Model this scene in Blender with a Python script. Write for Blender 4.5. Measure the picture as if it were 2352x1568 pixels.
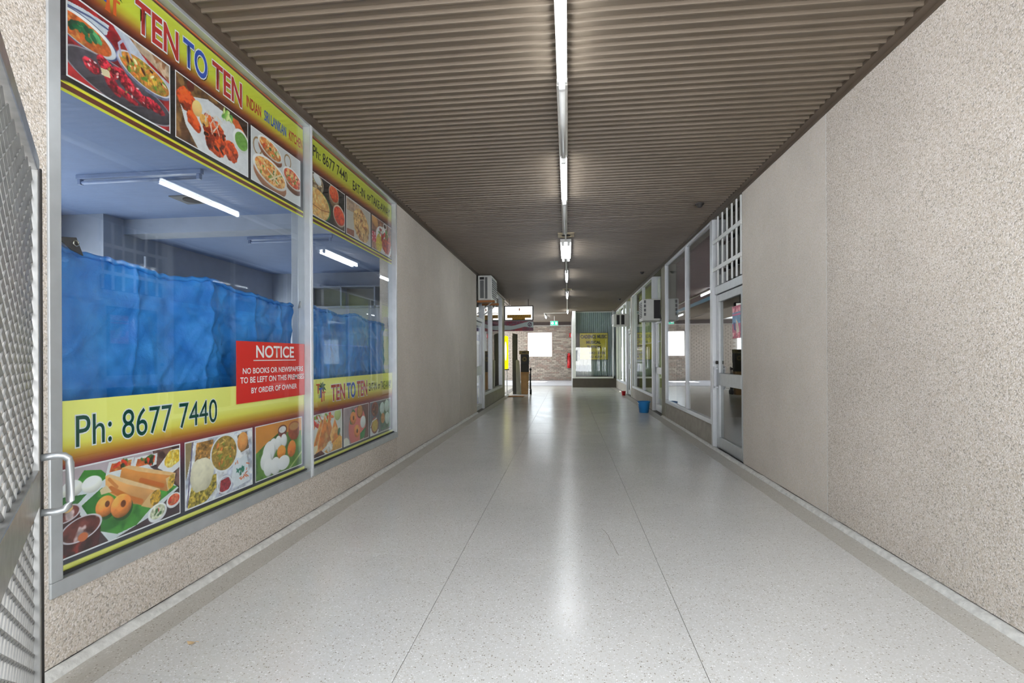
import bpy, math, random
import numpy as np
from mathutils import Vector, Matrix

scene = bpy.context.scene
for o in list(bpy.data.objects):
    bpy.data.objects.remove(o)
C = scene.collection

# ------------------------------------------------------------------ camera
F_PX, VPX, V0, ROLL, EYE = 1150.0, 1303.0, 820.5, -0.005, 1.2
TH = math.atan((VPX - 1176) / F_PX)
cam_d = bpy.data.cameras.new('camera')
cam = bpy.data.objects.new('camera', cam_d)
C.objects.link(cam)
cam_d.sensor_width = 36.0
cam_d.lens = F_PX / 2352 * 36.0
cam_d.shift_y = (V0 - 784) / 2352
cam_d.clip_start = 0.02
cam_d.clip_end = 300
cam.matrix_world = (Matrix.Translation((0, 0, EYE)) @ Matrix.Rotation(TH, 4, 'Z')
                    @ Matrix.Rotation(math.pi / 2, 4, 'X') @ Matrix.Rotation(ROLL, 4, 'Z'))
scene.camera = cam

# ------------------------------------------------------------------ sky + exposure
world = bpy.data.worlds.new('World')
scene.world = world
world.use_nodes = True
bgn = world.node_tree.nodes['Background']
bgn.inputs['Color'].default_value = (0.88, 0.94, 1.0, 1)
bgn.inputs['Strength'].default_value = 1.5
sun_d = bpy.data.lights.new('sun', 'SUN')
sun_d.energy = 11.0
sun_d.angle = math.radians(0.6)
sun_d.color = (1.0, 0.985, 0.96)
sun = bpy.data.objects.new('sun', sun_d)
C.objects.link(sun)
sun.rotation_euler = Vector((-0.10, -0.62, -0.77)).to_track_quat('-Z', 'Y').to_euler()
vs = scene.view_settings
vs.view_transform = 'Standard'
vs.look = 'None'
vs.gamma = 1.0
vs.use_curve_mapping = False
vs.exposure = 1.9
scene.cycles.max_bounces = 6
scene.cycles.diffuse_bounces = 4
scene.cycles.glossy_bounces = 4
scene.cycles.transparent_max_bounces = 10
scene.cycles.sample_clamp_indirect = 6.0
scene.cycles.caustics_reflective = False
scene.cycles.caustics_refractive = False
scene.cycles.adaptive_threshold = 0.065

TUBE_POWER = 11.0      # radiance of the fluorescent tubes
XL, XR, HC = -1.955, 1.905, 2.99

# ------------------------------------------------------------------ materials
def s2l(c):
    r = []
    for v in c[:3]:
        v = v / 255.0
        r.append(v / 12.92 if v <= 0.04045 else ((v + 0.055) / 1.055) ** 2.4)
    return tuple(r) + (1.0,)

def new_mat(name):
    m = bpy.data.materials.new(name)
    m.use_nodes = True
    nt = m.node_tree
    return m, nt, nt.nodes['Principled BSDF']

def node(nt, t, **kw):
    n = nt.nodes.new(t)
    for k, v in kw.items():
        if k in n.inputs:
            n.inputs[k].default_value = v
        else:
            setattr(n, k, v)
    return n

def pos(nt):
    return node(nt, 'ShaderNodeNewGeometry').outputs['Position']

def flat(name, col, rough=0.5, metal=0.0, vary=0.08, vscale=6.0, bump=0.0, bscale=60.0, spec=0.5):
    """plain painted / moulded surface: base colour with slight procedural variation"""
    m, nt, b = new_mat(name)
    c = s2l(col)
    P = pos(nt)
    n = node(nt, 'ShaderNodeTexNoise', Scale=vscale, Detail=2.0)
    nt.links.new(P, n.inputs['Vector'])
    r = node(nt, 'ShaderNodeValToRGB')
    r.color_ramp.elements[0].position = 0.3
    r.color_ramp.elements[1].position = 0.7
    r.color_ramp.elements[0].color = tuple(max(0, x * (1 - vary)) for x in c[:3]) + (1,)
    r.color_ramp.elements[1].color = tuple(min(1, x * (1 + vary)) for x in c[:3]) + (1,)
    nt.links.new(n.outputs['Fac'], r.inputs['Fac'])
    nt.links.new(r.outputs['Color'], b.inputs['Base Color'])
    b.inputs['Roughness'].default_value = rough
    b.inputs['Metallic'].default_value = metal
    b.inputs['Specular IOR Level'].default_value = spec
    if bump > 0:
        n2 = node(nt, 'ShaderNodeTexNoise', Scale=bscale, Detail=3.0)
        nt.links.new(P, n2.inputs['Vector'])
        bp = node(nt, 'ShaderNodeBump', Strength=bump, Distance=0.01)
        nt.links.new(n2.outputs['Fac'], bp.inputs['Height'])
        nt.links.new(bp.outputs['Normal'], b.inputs['Normal'])
    return m

def pebble_mat(name, scale, tint, contrast, bump, rough=0.85, spec=0.3):
    m, nt, b = new_mat(name)
    P = pos(nt)
    v = node(nt, 'ShaderNodeTexVoronoi', Scale=scale)
    nt.links.new(P, v.inputs['Vector'])
    sep = node(nt, 'ShaderNodeSeparateColor')
    nt.links.new(v.outputs['Color'], sep.inputs['Color'])
    r = node(nt, 'ShaderNodeValToRGB')
    e = r.color_ramp.elements
    def t(k, hue=(1, 1, 1)):
        return tuple(min(1, x * k * h) for x, h in zip(s2l(tint)[:3], hue)) + (1,)
    e[0].position, e[0].color = 0.0, t(1 - 0.62 * contrast)
    e[1].position, e[1].color = 1.0, t(1 + 0.45 * contrast, (1, 1, 1.04))
    for p, k, h in ((0.14, 1 - 0.35 * contrast, (1.04, 1, 0.92)), (0.4, 1.0, (1.05, 1, 0.95)), (0.75, 1 + 0.12 * contrast, (1, 1, 1))):
        x = e.new(p)
        x.color = t(k, h)
    nt.links.new(sep.outputs[0], r.inputs['Fac'])
    # broad weathering
    n = node(nt, 'ShaderNodeTexNoise', Scale=0.9, Detail=6.0, Roughness=0.6)
    nt.links.new(P, n.inputs['Vector'])
    mr = node(nt, 'ShaderNodeMapRange')
    mr.inputs['From Min'].default_value, mr.inputs['From Max'].default_value = 0.3, 0.7
    mr.inputs['To Min'].default_value, mr.inputs['To Max'].default_value = 0.88, 1.08
    nt.links.new(n.outputs['Fac'], mr.inputs['Value'])
    mx = node(nt, 'ShaderNodeMix', data_type='RGBA', blend_type='MULTIPLY')
    mx.inputs[0].default_value = 1.0
    nt.links.new(r.outputs['Color'], mx.inputs[6])
    nt.links.new(mr.outputs['Result'], mx.inputs[7])
    nt.links.new(mx.outputs[2], b.inputs['Base Color'])
    b.inputs['Roughness'].default_value = rough
    b.inputs['Specular IOR Level'].default_value = spec
    bp = node(nt, 'ShaderNodeBump', Strength=bump, Distance=0.004)
    bp.invert = True
    nt.links.new(v.outputs['Distance'], bp.inputs['Height'])
    nt.links.new(bp.outputs['Normal'], b.inputs['Normal'])
    return m

def terrazzo_mat(name, base, dark=1.0, rough=0.21):
    m, nt, b = new_mat(name)
    P = pos(nt)
    v = node(nt, 'ShaderNodeTexVoronoi', Scale=130.0)
    nt.links.new(P, v.inputs['Vector'])
    sep = node(nt, 'ShaderNodeSeparateColor')
    nt.links.new(v.outputs['Color'], sep.inputs['Color'])
    # chip colour
    r = node(nt, 'ShaderNodeValToRGB')
    r.color_ramp.interpolation = 'CONSTANT'
    e = r.color_ramp.elements
    c = s2l(base)
    k = lambda f, h=(1, 1, 1): tuple(min(1, x * f * y) for x, y in zip(c[:3], h)) + (1,)
    e[0].position, e[0].color = 0.0, k(0.42, (1.1, 1, 0.85))
    e[1].position, e[1].color = 0.05, k(0.72, (1.06, 1, 0.9))
    for p, f, h in ((0.15, 0.9, (1.02, 1, 0.96)), (0.4, 1.0, (1, 1, 1)), (0.72, 1.12, (1, 1, 1.01)), (0.92, 1.3, (1, 1, 1.02))):
        x = e.new(p)
        x.color = k(f, h)
    nt.links.new(sep.outputs[0], r.inputs['Fac'])
    # chips sit in a cement matrix
    cr = node(nt, 'ShaderNodeMath', operation='LESS_THAN')
    cr.inputs[1].default_value = 0.42
    nt.links.new(v.outputs['Distance'], cr.inputs[0])
    mx = node(nt, 'ShaderNodeMix', data_type='RGBA')
    nt.links.new(cr.outputs[0], mx.inputs[0])
    mx.inputs[6].default_value = k(0.97, (1, 1, 0.98))
    nt.links.new(r.outputs['Color'], mx.inputs[7])
    n = node(nt, 'ShaderNodeTexNoise', Scale=0.8, Detail=7.0, Roughness=0.65)
    nt.links.new(P, n.inputs['Vector'])
    mr = node(nt, 'ShaderNodeMapRange')
    mr.inputs['From Min'].default_value, mr.inputs['From Max'].default_value = 0.25, 0.75
    mr.inputs['To Min'].default_value, mr.inputs['To Max'].default_value = 0.9 * dark, 1.06 * dark
    nt.links.new(n.outputs['Fac'], mr.inputs['Value'])
    m2 = node(nt, 'ShaderNodeMix', data_type='RGBA', blend_type='MULTIPLY')
    m2.inputs[0].default_value = 1.0
    nt.links.new(mx.outputs[2], m2.inputs[6])
    nt.links.new(mr.outputs['Result'], m2.inputs[7])
    nt.links.new(m2.outputs[2], b.inputs['Base Color'])
    n3 = node(nt, 'ShaderNodeTexNoise', Scale=3.0, Detail=5.0)
    nt.links.new(P, n3.inputs['Vector'])
    m3 = node(nt, 'ShaderNodeMapRange')
    m3.inputs['To Min'].default_value, m3.inputs['To Max'].default_value = rough - 0.04, rough + 0.06
    nt.links.new(n3.outputs['Fac'], m3.inputs['Value'])
    nt.links.new(m3.outputs['Result'], b.inputs['Roughness'])
    b.inputs['Specular IOR Level'].default_value = 0.37
    return m

def glass_mat(name, tint=(0.965, 0.98, 0.98), f0=0.045, boost=1.0):
    m = bpy.data.materials.new(name)
    m.use_nodes = True
    nt = m.node_tree
    nt.nodes.clear()
    out = node(nt, 'ShaderNodeOutputMaterial')
    tr = node(nt, 'ShaderNodeBsdfTransparent')
    tr.inputs['Color'].default_value = tint + (1,)
    gl = node(nt, 'ShaderNodeBsdfGlossy')
    gl.inputs['Roughness'].default_value = 0.0
    gl.inputs['Color'].default_value = (0.97, 0.98, 1, 1)
    lw = node(nt, 'ShaderNodeLayerWeight')
    lw.inputs['Blend'].default_value = 0.5
    pw = node(nt, 'ShaderNodeMath', operation='POWER')
    pw.inputs[1].default_value = 5.0
    nt.links.new(lw.outputs['Facing'], pw.inputs[0])
    ma = node(nt, 'ShaderNodeMath', operation='MULTIPLY_ADD', use_clamp=True)
    ma.inputs[1].default_value = (1 - f0) * boost
    ma.inputs[2].default_value = f0
    nt.links.new(pw.outputs[0], ma.inputs[0])
    # slightly wavy pane
    n = node(nt, 'ShaderNodeTexNoise', Scale=1.3, Detail=1.0)
    nt.links.new(pos(nt), n.inputs['Vector'])
    bp = node(nt, 'ShaderNodeBump', Strength=0.02, Distance=0.02)
    nt.links.new(n.outputs['Fac'], bp.inputs['Height'])
    nt.links.new(bp.outputs['Normal'], gl.inputs['Normal'])
    mx = node(nt, 'ShaderNodeMixShader')
    nt.links.new(ma.outputs[0], mx.inputs[0])
    nt.links.new(tr.outputs[0], mx.inputs[1])
    nt.links.new(gl.outputs[0], mx.inputs[2])
    nt.links.new(mx.outputs[0], out.inputs['Surface'])
    return m

def emit_mat(name, col, strength):
    m = bpy.data.materials.new(name)
    m.use_nodes = True
    nt = m.node_tree
    nt.nodes.clear()
    out = node(nt, 'ShaderNodeOutputMaterial')
    em = node(nt, 'ShaderNodeEmission', Strength=strength)
    em.inputs['Color'].default_value = s2l(col)
    nt.links.new(em.outputs[0], out.inputs['Surface'])
    return m

def print_mat(name, emit=0.0, rough=0.35):
    """flat print: colour comes from the mesh's colour attribute"""
    m, nt, b = new_mat(name)
    a = node(nt, 'ShaderNodeVertexColor', layer_name='print')
    nt.links.new(a.outputs['Color'], b.inputs['Base Color'])
    b.inputs['Roughness'].default_value = rough
    if emit > 0:
        nt.links.new(a.outputs['Color'], b.inputs['Emission Color'])
        b.inputs['Emission Strength'].default_value = emit
    return m

def tarp_mat():
    m, nt, b = new_mat('tarp_weave')
    P = pos(nt)
    n = node(nt, 'ShaderNodeTexNoise', Scale=7.0, Detail=5.0)
    nt.links.new(P, n.inputs['Vector'])
    r = node(nt, 'ShaderNodeValToRGB')
    r.color_ramp.elements[0].position, r.color_ramp.elements[1].position = 0.3, 0.72
    r.color_ramp.elements[0].color = s2l((34, 112, 196))
    r.color_ramp.elements[1].color = s2l((62, 146, 222))
    nt.links.new(n.outputs['Fac'], r.inputs['Fac'])
    nt.links.new(r.outputs['Color'], b.inputs['Base Color'])
    b.inputs['Roughness'].default_value = 0.38
    w = node(nt, 'ShaderNodeTexNoise', Scale=9.0, Detail=6.0, Roughness=0.62, Distortion=0.25)
    nt.links.new(P, w.inputs['Vector'])
    bp = node(nt, 'ShaderNodeBump', Strength=0.55, Distance=0.02)
    nt.links.new(w.outputs['Fac'], bp.inputs['Height'])
    nt.links.new(bp.outputs['Normal'], b.inputs['Normal'])
    return m

M = {}
M['pebble'] = pebble_mat('pebbledash', 150.0, (193, 186, 177), 0.66, 0.5)
M['pebble_fine'] = pebble_mat('fine_pebbledash', 180.0, (202, 196, 188), 0.28, 0.2)
M['terrazzo'] = terrazzo_mat('terrazzo', (212, 211, 209))
M['edge'] = terrazzo_mat('terrazzo_edge', (194, 190, 183), rough=0.4)
M['joint'] = flat('joint_filler', (136, 132, 126), 0.8)
M['kerb'] = flat('kerb_concrete', (206, 205, 200), 0.8, vary=0.14, vscale=30, bump=0.4, bscale=80)
M['ceil'] = flat('ceiling_paint', (106, 95, 82), 0.36, vary=0.07, vscale=2.0)
M['ceil_trim'] = flat('ceiling_trim_paint', (84, 72, 60), 0.45)
M['alu'] = flat('anodised_aluminium', (186, 190, 192), 0.34, 0.55, vary=0.05, vscale=14)
M['alu_white'] = flat('pale_aluminium', (214, 218, 222), 0.35, 0.25, vary=0.04)
M['alu_dark'] = flat('dark_gasket', (50, 50, 52), 0.6)  # plain dark colour of the glazing beads
M['gate'] = flat('galvanised_gate', (170, 170, 168), 0.33, 0.6, vary=0.12, vscale=25)
M['glass'] = glass_mat('window_glass')
M['glass_dark'] = glass_mat('tinted_glass', (0.62, 0.64, 0.60), 0.05)
M['print'] = print_mat('printed_film')
M['print_lit'] = print_mat('backlit_print', emit=1.6)
M['white_print'] = flat('white_ink', (238, 240, 240), 0.4, vary=0.01)
M['red_print'] = flat('red_ink', (196, 48, 44), 0.4, vary=0.03)
M['blue_print'] = flat('blue_ink', (48, 88, 190), 0.4, vary=0.03)
M['green_print'] = flat('green_ink', (8, 74, 62), 0.4, vary=0.03)
M['black_print'] = flat('black_ink', (22, 24, 26), 0.4, vary=0.03)
M['palm_print'] = flat('palm_green_ink', (16, 92, 44), 0.4)
M['orange_print'] = flat('orange_ink', (222, 96, 36), 0.4)
M['notice'] = flat('notice_red', (222, 52, 46), 0.35, vary=0.03)
M['tarp'] = tarp_mat()
M['patch'] = flat('black_webbing', (38, 38, 44), 0.6)
M['brass'] = flat('nickel_eyelet', (190, 186, 176), 0.25, 1.0)
M['shop_wall'] = flat('tarp_lit_wall_paint', (172, 180, 192), 0.7, vary=0.04)  # pale paint with the tarpaulins' blue light mixed into its colour
M['shop_ceiling'] = flat('tarp_lit_ceiling_paint', (138, 158, 194), 0.7, vary=0.03)  # bluer than the walls: tarpaulin light painted into the ceiling colour
M['shop_floor'] = flat('shop_vinyl', (120, 120, 122), 0.5)
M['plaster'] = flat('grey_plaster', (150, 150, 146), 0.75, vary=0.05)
M['plaster_dark'] = flat('dim_plaster', (104, 104, 104), 0.7, vary=0.06)  # darker copy of the plaster, puts the right-hand shops' dimness into the colour
M['gate_mesh'] = flat('galvanised_mesh', (158, 158, 156), 0.35, 0.5, vary=0.1, vscale=25)
M['lime'] = flat('lime_paint', (184, 198, 58), 0.7, vary=0.12, vscale=1.4)
M['concrete'] = flat('rendered_dado', (158, 152, 142), 0.8, vary=0.1, vscale=9, bump=0.2, bscale=90)
M['pier'] = flat('rendered_pier', (156, 152, 138), 0.8, vary=0.06, bump=0.2, bscale=90)
M['steel'] = flat('white_enamel', (226, 228, 226), 0.4, vary=0.03)
M['ac'] = flat('air_conditioner_plastic', (214, 216, 212), 0.45, vary=0.04)
M['ac_grille'] = flat('air_conditioner_grille', (104, 106, 108), 0.6, vary=0.1)
M['ac_dark'] = flat('air_conditioner_shadow', (44, 42, 44), 0.7)
M['timber'] = flat('bracket_timber', (168, 112, 66), 0.7, vary=0.15, vscale=20)
M['tube'] = emit_mat('lit_tube', (244, 250, 255), TUBE_POWER)
M['tube_off'] = flat('unlit_tube', (150, 166, 196), 0.4)
M['trunk'] = flat('trunking_plastic', (206, 204, 198), 0.45)
M['black'] = flat('black_plastic', (34, 33, 36), 0.5)
M['dark_wood'] = flat('dark_board', (52, 50, 46), 0.6)
M['grey_board'] = flat('grey_board', (150, 148, 138), 0.7)
M['card'] = flat('brown_board', (182, 142, 98), 0.7, vary=0.1)
M['olive_board'] = flat('olive_board', (112, 96, 62), 0.7)
M['mat'] = flat('coir_mat', (176, 116, 58), 0.95, vary=0.25, vscale=60, bump=0.6, bscale=200)
M['bucket'] = flat('blue_plastic', (44, 142, 220), 0.35, vary=0.05)
M['redcup'] = flat('red_plastic', (190, 26, 40), 0.4)
M['brick'] = flat('pale_brick', (150, 132, 118), 0.85, vary=0.3, vscale=5.0, bump=0.4, bscale=70)
M['mortar'] = flat('mortar', (178, 172, 164), 0.9)
M['beam'] = flat('brown_beam', (58, 46, 42), 0.6)
M['paving'] = flat('far_paving', (206, 206, 210), 0.6, vary=0.06)
M['plinth_pale'] = flat('cream_render', (216, 215, 212), 0.8)
M['plinth'] = flat('dark_plinth', (78, 72, 64), 0.7)
M['teal'] = flat('pale_blind_fabric', (150, 168, 172), 0.8, vary=0.06)
M['yellow_sign'] = flat('yellow_card', (186, 170, 34), 0.5, vary=0.04)
M['yellow_lit'] = emit_mat('yellow_lightbox', (240, 236, 20), 0.42)
M['white_lit'] = emit_mat('white_lightbox', (255, 252, 244), 0.5)
M['gold'] = flat('gold_ink', (200, 150, 30), 0.5, vary=0.12, vscale=30)
M['faint_red'] = flat('faded_red_ink', (226, 160, 140), 0.5)
M['maroon'] = flat('maroon_blind', (96, 50, 56), 0.6, vary=0.05)
M['blue_rail'] = flat('blue_rail', (92, 164, 204), 0.5)
M['exit'] = emit_mat('exit_green', (60, 200, 160), 0.5)
M['fire_red'] = flat('fire_red', (196, 44, 46), 0.4)
M['leaf'] = flat('dead_leaf', (196, 168, 128), 0.8)
M['hinge'] = flat('dark_steel', (60, 58, 56), 0.5, 0.6)
M['poster'] = print_mat('poster_paper', rough=0.5)
M['detector'] = flat('dark_detector', (46, 42, 40), 0.5)
M['vent'] = flat('vent_beige', (198, 184, 152), 0.5)
M['blue_paper'] = flat('blue_paper', (52, 84, 168), 0.6)
M['white_paper'] = flat('white_paper', (216, 222, 230), 0.6)
M['crack'] = flat('crack_filler', (120, 114, 106), 0.9)

# ------------------------------------------------------------------ mesh helpers
class MB:
    def __init__(s):
        s.v, s.f = [], []
    def box(s, x0, x1, y0, y1, z0, z1):
        n = len(s.v)
        s.v += [(x0, y0, z0), (x1, y0, z0), (x1, y1, z0), (x0, y1, z0), (x0, y0, z1), (x1, y0, z1), (x1, y1, z1), (x0, y1, z1)]
        s.f += [tuple(n + i for i in q) for q in ((0, 3, 2, 1), (4, 5, 6, 7), (0, 1, 5, 4), (1, 2, 6, 5), (2, 3, 7, 6), (3, 0, 4, 7))]
        return s
    def frustum(s, c, z0, z1, r0, r1, seg=24, cap0=True, cap1=True):
        n = len(s.v)
        for z, r in ((z0, r0), (z1, r1)):
            for i in range(seg):
                a = 2 * math.pi * i / seg
                s.v.append((c[0] + r * math.cos(a), c[1] + r * math.sin(a), z))
        for i in range(seg):
            j = (i + 1) % seg
            s.f.append((n + i, n + j, n + seg + j, n + seg + i))
        if cap0:
            s.f.append(tuple(n + i for i in reversed(range(seg))))
        if cap1:
            s.f.append(tuple(n + seg + i for i in range(seg)))
        return s
    def tube(s, pts, r, seg=10):
        """round bar through points"""
        pts = [Vector(p) for p in pts]
        n0 = len(s.v)
        for k, p in enumerate(pts):
            d = (pts[min(k + 1, len(pts) - 1)] - pts[max(k - 1, 0)]).normalized()
            up = Vector((0, 0, 1)) if abs(d.z) < 0.9 else Vector((1, 0, 0))
            a = d.cross(up).normalized()
            b = d.cross(a).normalized()
            for i in range(seg):
                t = 2 * math.pi * i / seg
                q = p + a * (r * math.cos(t)) + b * (r * math.sin(t))
                s.v.append(tuple(q))
        for k in range(len(pts) - 1):
            for i in range(seg):
                j = (i + 1) % seg
                a, b = n0 + k * seg, n0 + (k + 1) * seg
                s.f.append((a + i, a + j, b + j, b + i))
        s.f.append(tuple(n0 + i for i in range(seg)))
        e = n0 + (len(pts) - 1) * seg
        s.f.append(tuple(e + i for i in reversed(range(seg))))
        return s
    def prism(s, pts, axis, a0, a1):
        """polygon (2-D points) extruded along axis 'x','y','z'"""
        n = len(s.v)
        k = len(pts)
        def P(p, a):
            return {'x': (a, p[0], p[1]), 'y': (p[0], a, p[1]), 'z': (p[0], p[1], a)}[axis]
        for a in (a0, a1):
            s.v += [P(p, a) for p in pts]
        s.f.append(tuple(n + i for i in range(k)))
        s.f.append(tuple(n + k + i for i in reversed(range(k))))
        for i in range(k):
            j = (i + 1) % k
            s.f.append((n + i, n + k + i, n + k + j, n + j))
        return s

def kids_loc(parent):
    return Vector(parent['_loc']) if parent is not None and '_loc' in parent else Vector((0, 0, 0))

def tag(o, label=None, cat=None, group=None, kind=None):
    if label: o['label'] = label
    if cat: o['category'] = cat
    if group: o['group'] = group
    if kind: o['kind'] = kind
    return o

def thing(name, label, cat, loc=(0, 0, 0), group=None, kind=None):
    o = bpy.data.objects.new(name, None)
    o.empty_display_size = 0.1
    C.objects.link(o)
    o.location = loc
    o['_loc'] = list(loc)
    return tag(o, label, cat, group, kind)

def root_of(p):
    while p.parent is not None:
        p = p.parent
    return p

def make(name, mb, mat, parent=None, smooth=False, bevel=0.0, loc=None):
    """mesh object from world-space geometry"""
    v, f = (mb.v, mb.f) if isinstance(mb, MB) else mb
    off = Vector(loc) if loc is not None else Vector((0, 0, 0))
    if parent is not None:
        off = kids_loc(root_of(parent))
    me = bpy.data.meshes.new(name)
    me.from_pydata([(a - off.x, b - off.y, c - off.z) for a, b, c in v], [], f)
    me.validate()
    import bmesh
    bm = bmesh.new()
    bm.from_mesh(me)
    bmesh.ops.recalc_face_normals(bm, faces=bm.faces)
    bm.to_mesh(me)
    bm.free()
    if smooth:
        me.polygons.foreach_set('use_smooth', [True] * len(me.polygons))
    me.materials.append(M[mat] if isinstance(mat, str) else mat)
    o = bpy.data.objects.new(name, me)
    C.objects.link(o)
    if parent is not None:
        o.parent = parent
    else:
        o.location = off
        o['_loc'] = list(off)
    if bevel > 0:
        md = o.modifiers.new('bevel', 'BEVEL')
        md.width = bevel
        md.segments = 2
        md.limit_method = 'ANGLE'
    return o

def box(name, x0, x1, y0, y1, z0, z1, mat, parent=None, bevel=0.0):
    return make(name, MB().box(min(x0, x1), max(x0, x1), min(y0, y1), max(y0, y1), min(z0, z1), max(z0, z1)), mat, parent, bevel=bevel)

def shared(name, me, parent, loc):
    """another object on shared mesh data, loc in world space"""
    o = bpy.data.objects.new(name, me)
    C.objects.link(o)
    o.parent = parent
    o.location = Vector(loc) - kids_loc(root_of(parent))
    return o

# print planes: origin + u*U + v*V, N out of the surface
class Plane:
    def __init__(s, o, u, v):
        s.o, s.u, s.v = Vector(o), Vector(u), Vector(v)
        s.n = s.u.cross(s.v)
    def at(s, a, b, lift=0.0):
        return s.o + s.u * a + s.v * b + s.n * lift

def lettering(txt, pl, u0, u1, v0, v1, mat, parent, lift=0.001, off=0.0, name='lettering', xoff=0.0, yoff=0.0, shear=0.0, label=None, sp=1.0):
    cu = bpy.data.curves.new('txt', 'FONT')
    cu.body = txt
    cu.size = 1.0
    cu.offset = off
    cu.shear = shear
    cu.resolution_u = 4
    cu.space_character = sp
    ob = bpy.data.objects.new('txt', cu)
    C.objects.link(ob)
    dg = bpy.context.evaluated_depsgraph_get()
    dg.update()
    me = bpy.data.meshes.new_from_object(ob.evaluated_get(dg))
    bpy.data.objects.remove(ob)
    bpy.data.curves.remove(cu)
    co = np.empty(len(me.vertices) * 3, np.float32)
    me.vertices.foreach_get('co', co)
    co = co.reshape(-1, 3)
    key = (txt, round(u0, 4))
    if key in _bbox and off > _bbox[key][2]:
        lo, hi, _ = _bbox[key]          # outline: same placement as the plain letters
    else:
        lo, hi = co[:, :2].min(0), co[:, :2].max(0)
        _bbox[key] = (lo, hi, off)
    a = u0 + (co[:, 0] - lo[0]) / (hi[0] - lo[0]) * (u1 - u0) + xoff
    b = v0 + (co[:, 1] - lo[1]) / (hi[1] - lo[1]) * (v1 - v0) + yoff
    org = kids_loc(root_of(parent))
    O = np.array(pl.o + pl.n * lift - org)
    w = O[None] + a[:, None] * np.array(pl.u)[None] + b[:, None] * np.array(pl.v)[None]
    me.vertices.foreach_set('co', w.astype(np.float32).ravel())
    me.update()
    me.materials.clear()
    me.materials.append(M[mat])
    o = bpy.data.objects.new(name, me)
    C.objects.link(o)
    o.parent = parent
    if label:
        o['label'] = label
    return o
_bbox = {}

def quad(name, pl, u0, u1, v0, v1, mat, parent, lift=0.0):
    p = [pl.at(u0, v0, lift), pl.at(u1, v0, lift), pl.at(u1, v1, lift), pl.at(u0, v1, lift)]
    return make(name, ([tuple(q) for q in p], [(0, 1, 2, 3)]), mat, parent)

def panel(name, pl, u0, u1, v0, v1, t, mat, parent, lift=0.0, bevel=0.0):
    """thin slab with thickness t behind the lift level"""
    vs_, fs = [], []
    for l in (lift - t, lift):
        vs_ += [tuple(pl.at(a, b, l)) for a, b in ((u0, v0), (u1, v0), (u1, v1), (u0, v1))]
    fs = [(0, 3, 2, 1), (4, 5, 6, 7), (0, 1, 5, 4), (1, 2, 6, 5), (2, 3, 7, 6), (3, 0, 4, 7)]
    return make(name, (vs_, fs), mat, parent, bevel=bevel)

def flatpoly(name, pl, pts, mat, parent, lift=0.0):
    return make(name, ([tuple(pl.at(a, b, lift)) for a, b in pts], [tuple(range(len(pts)))]), mat, parent)

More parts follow.
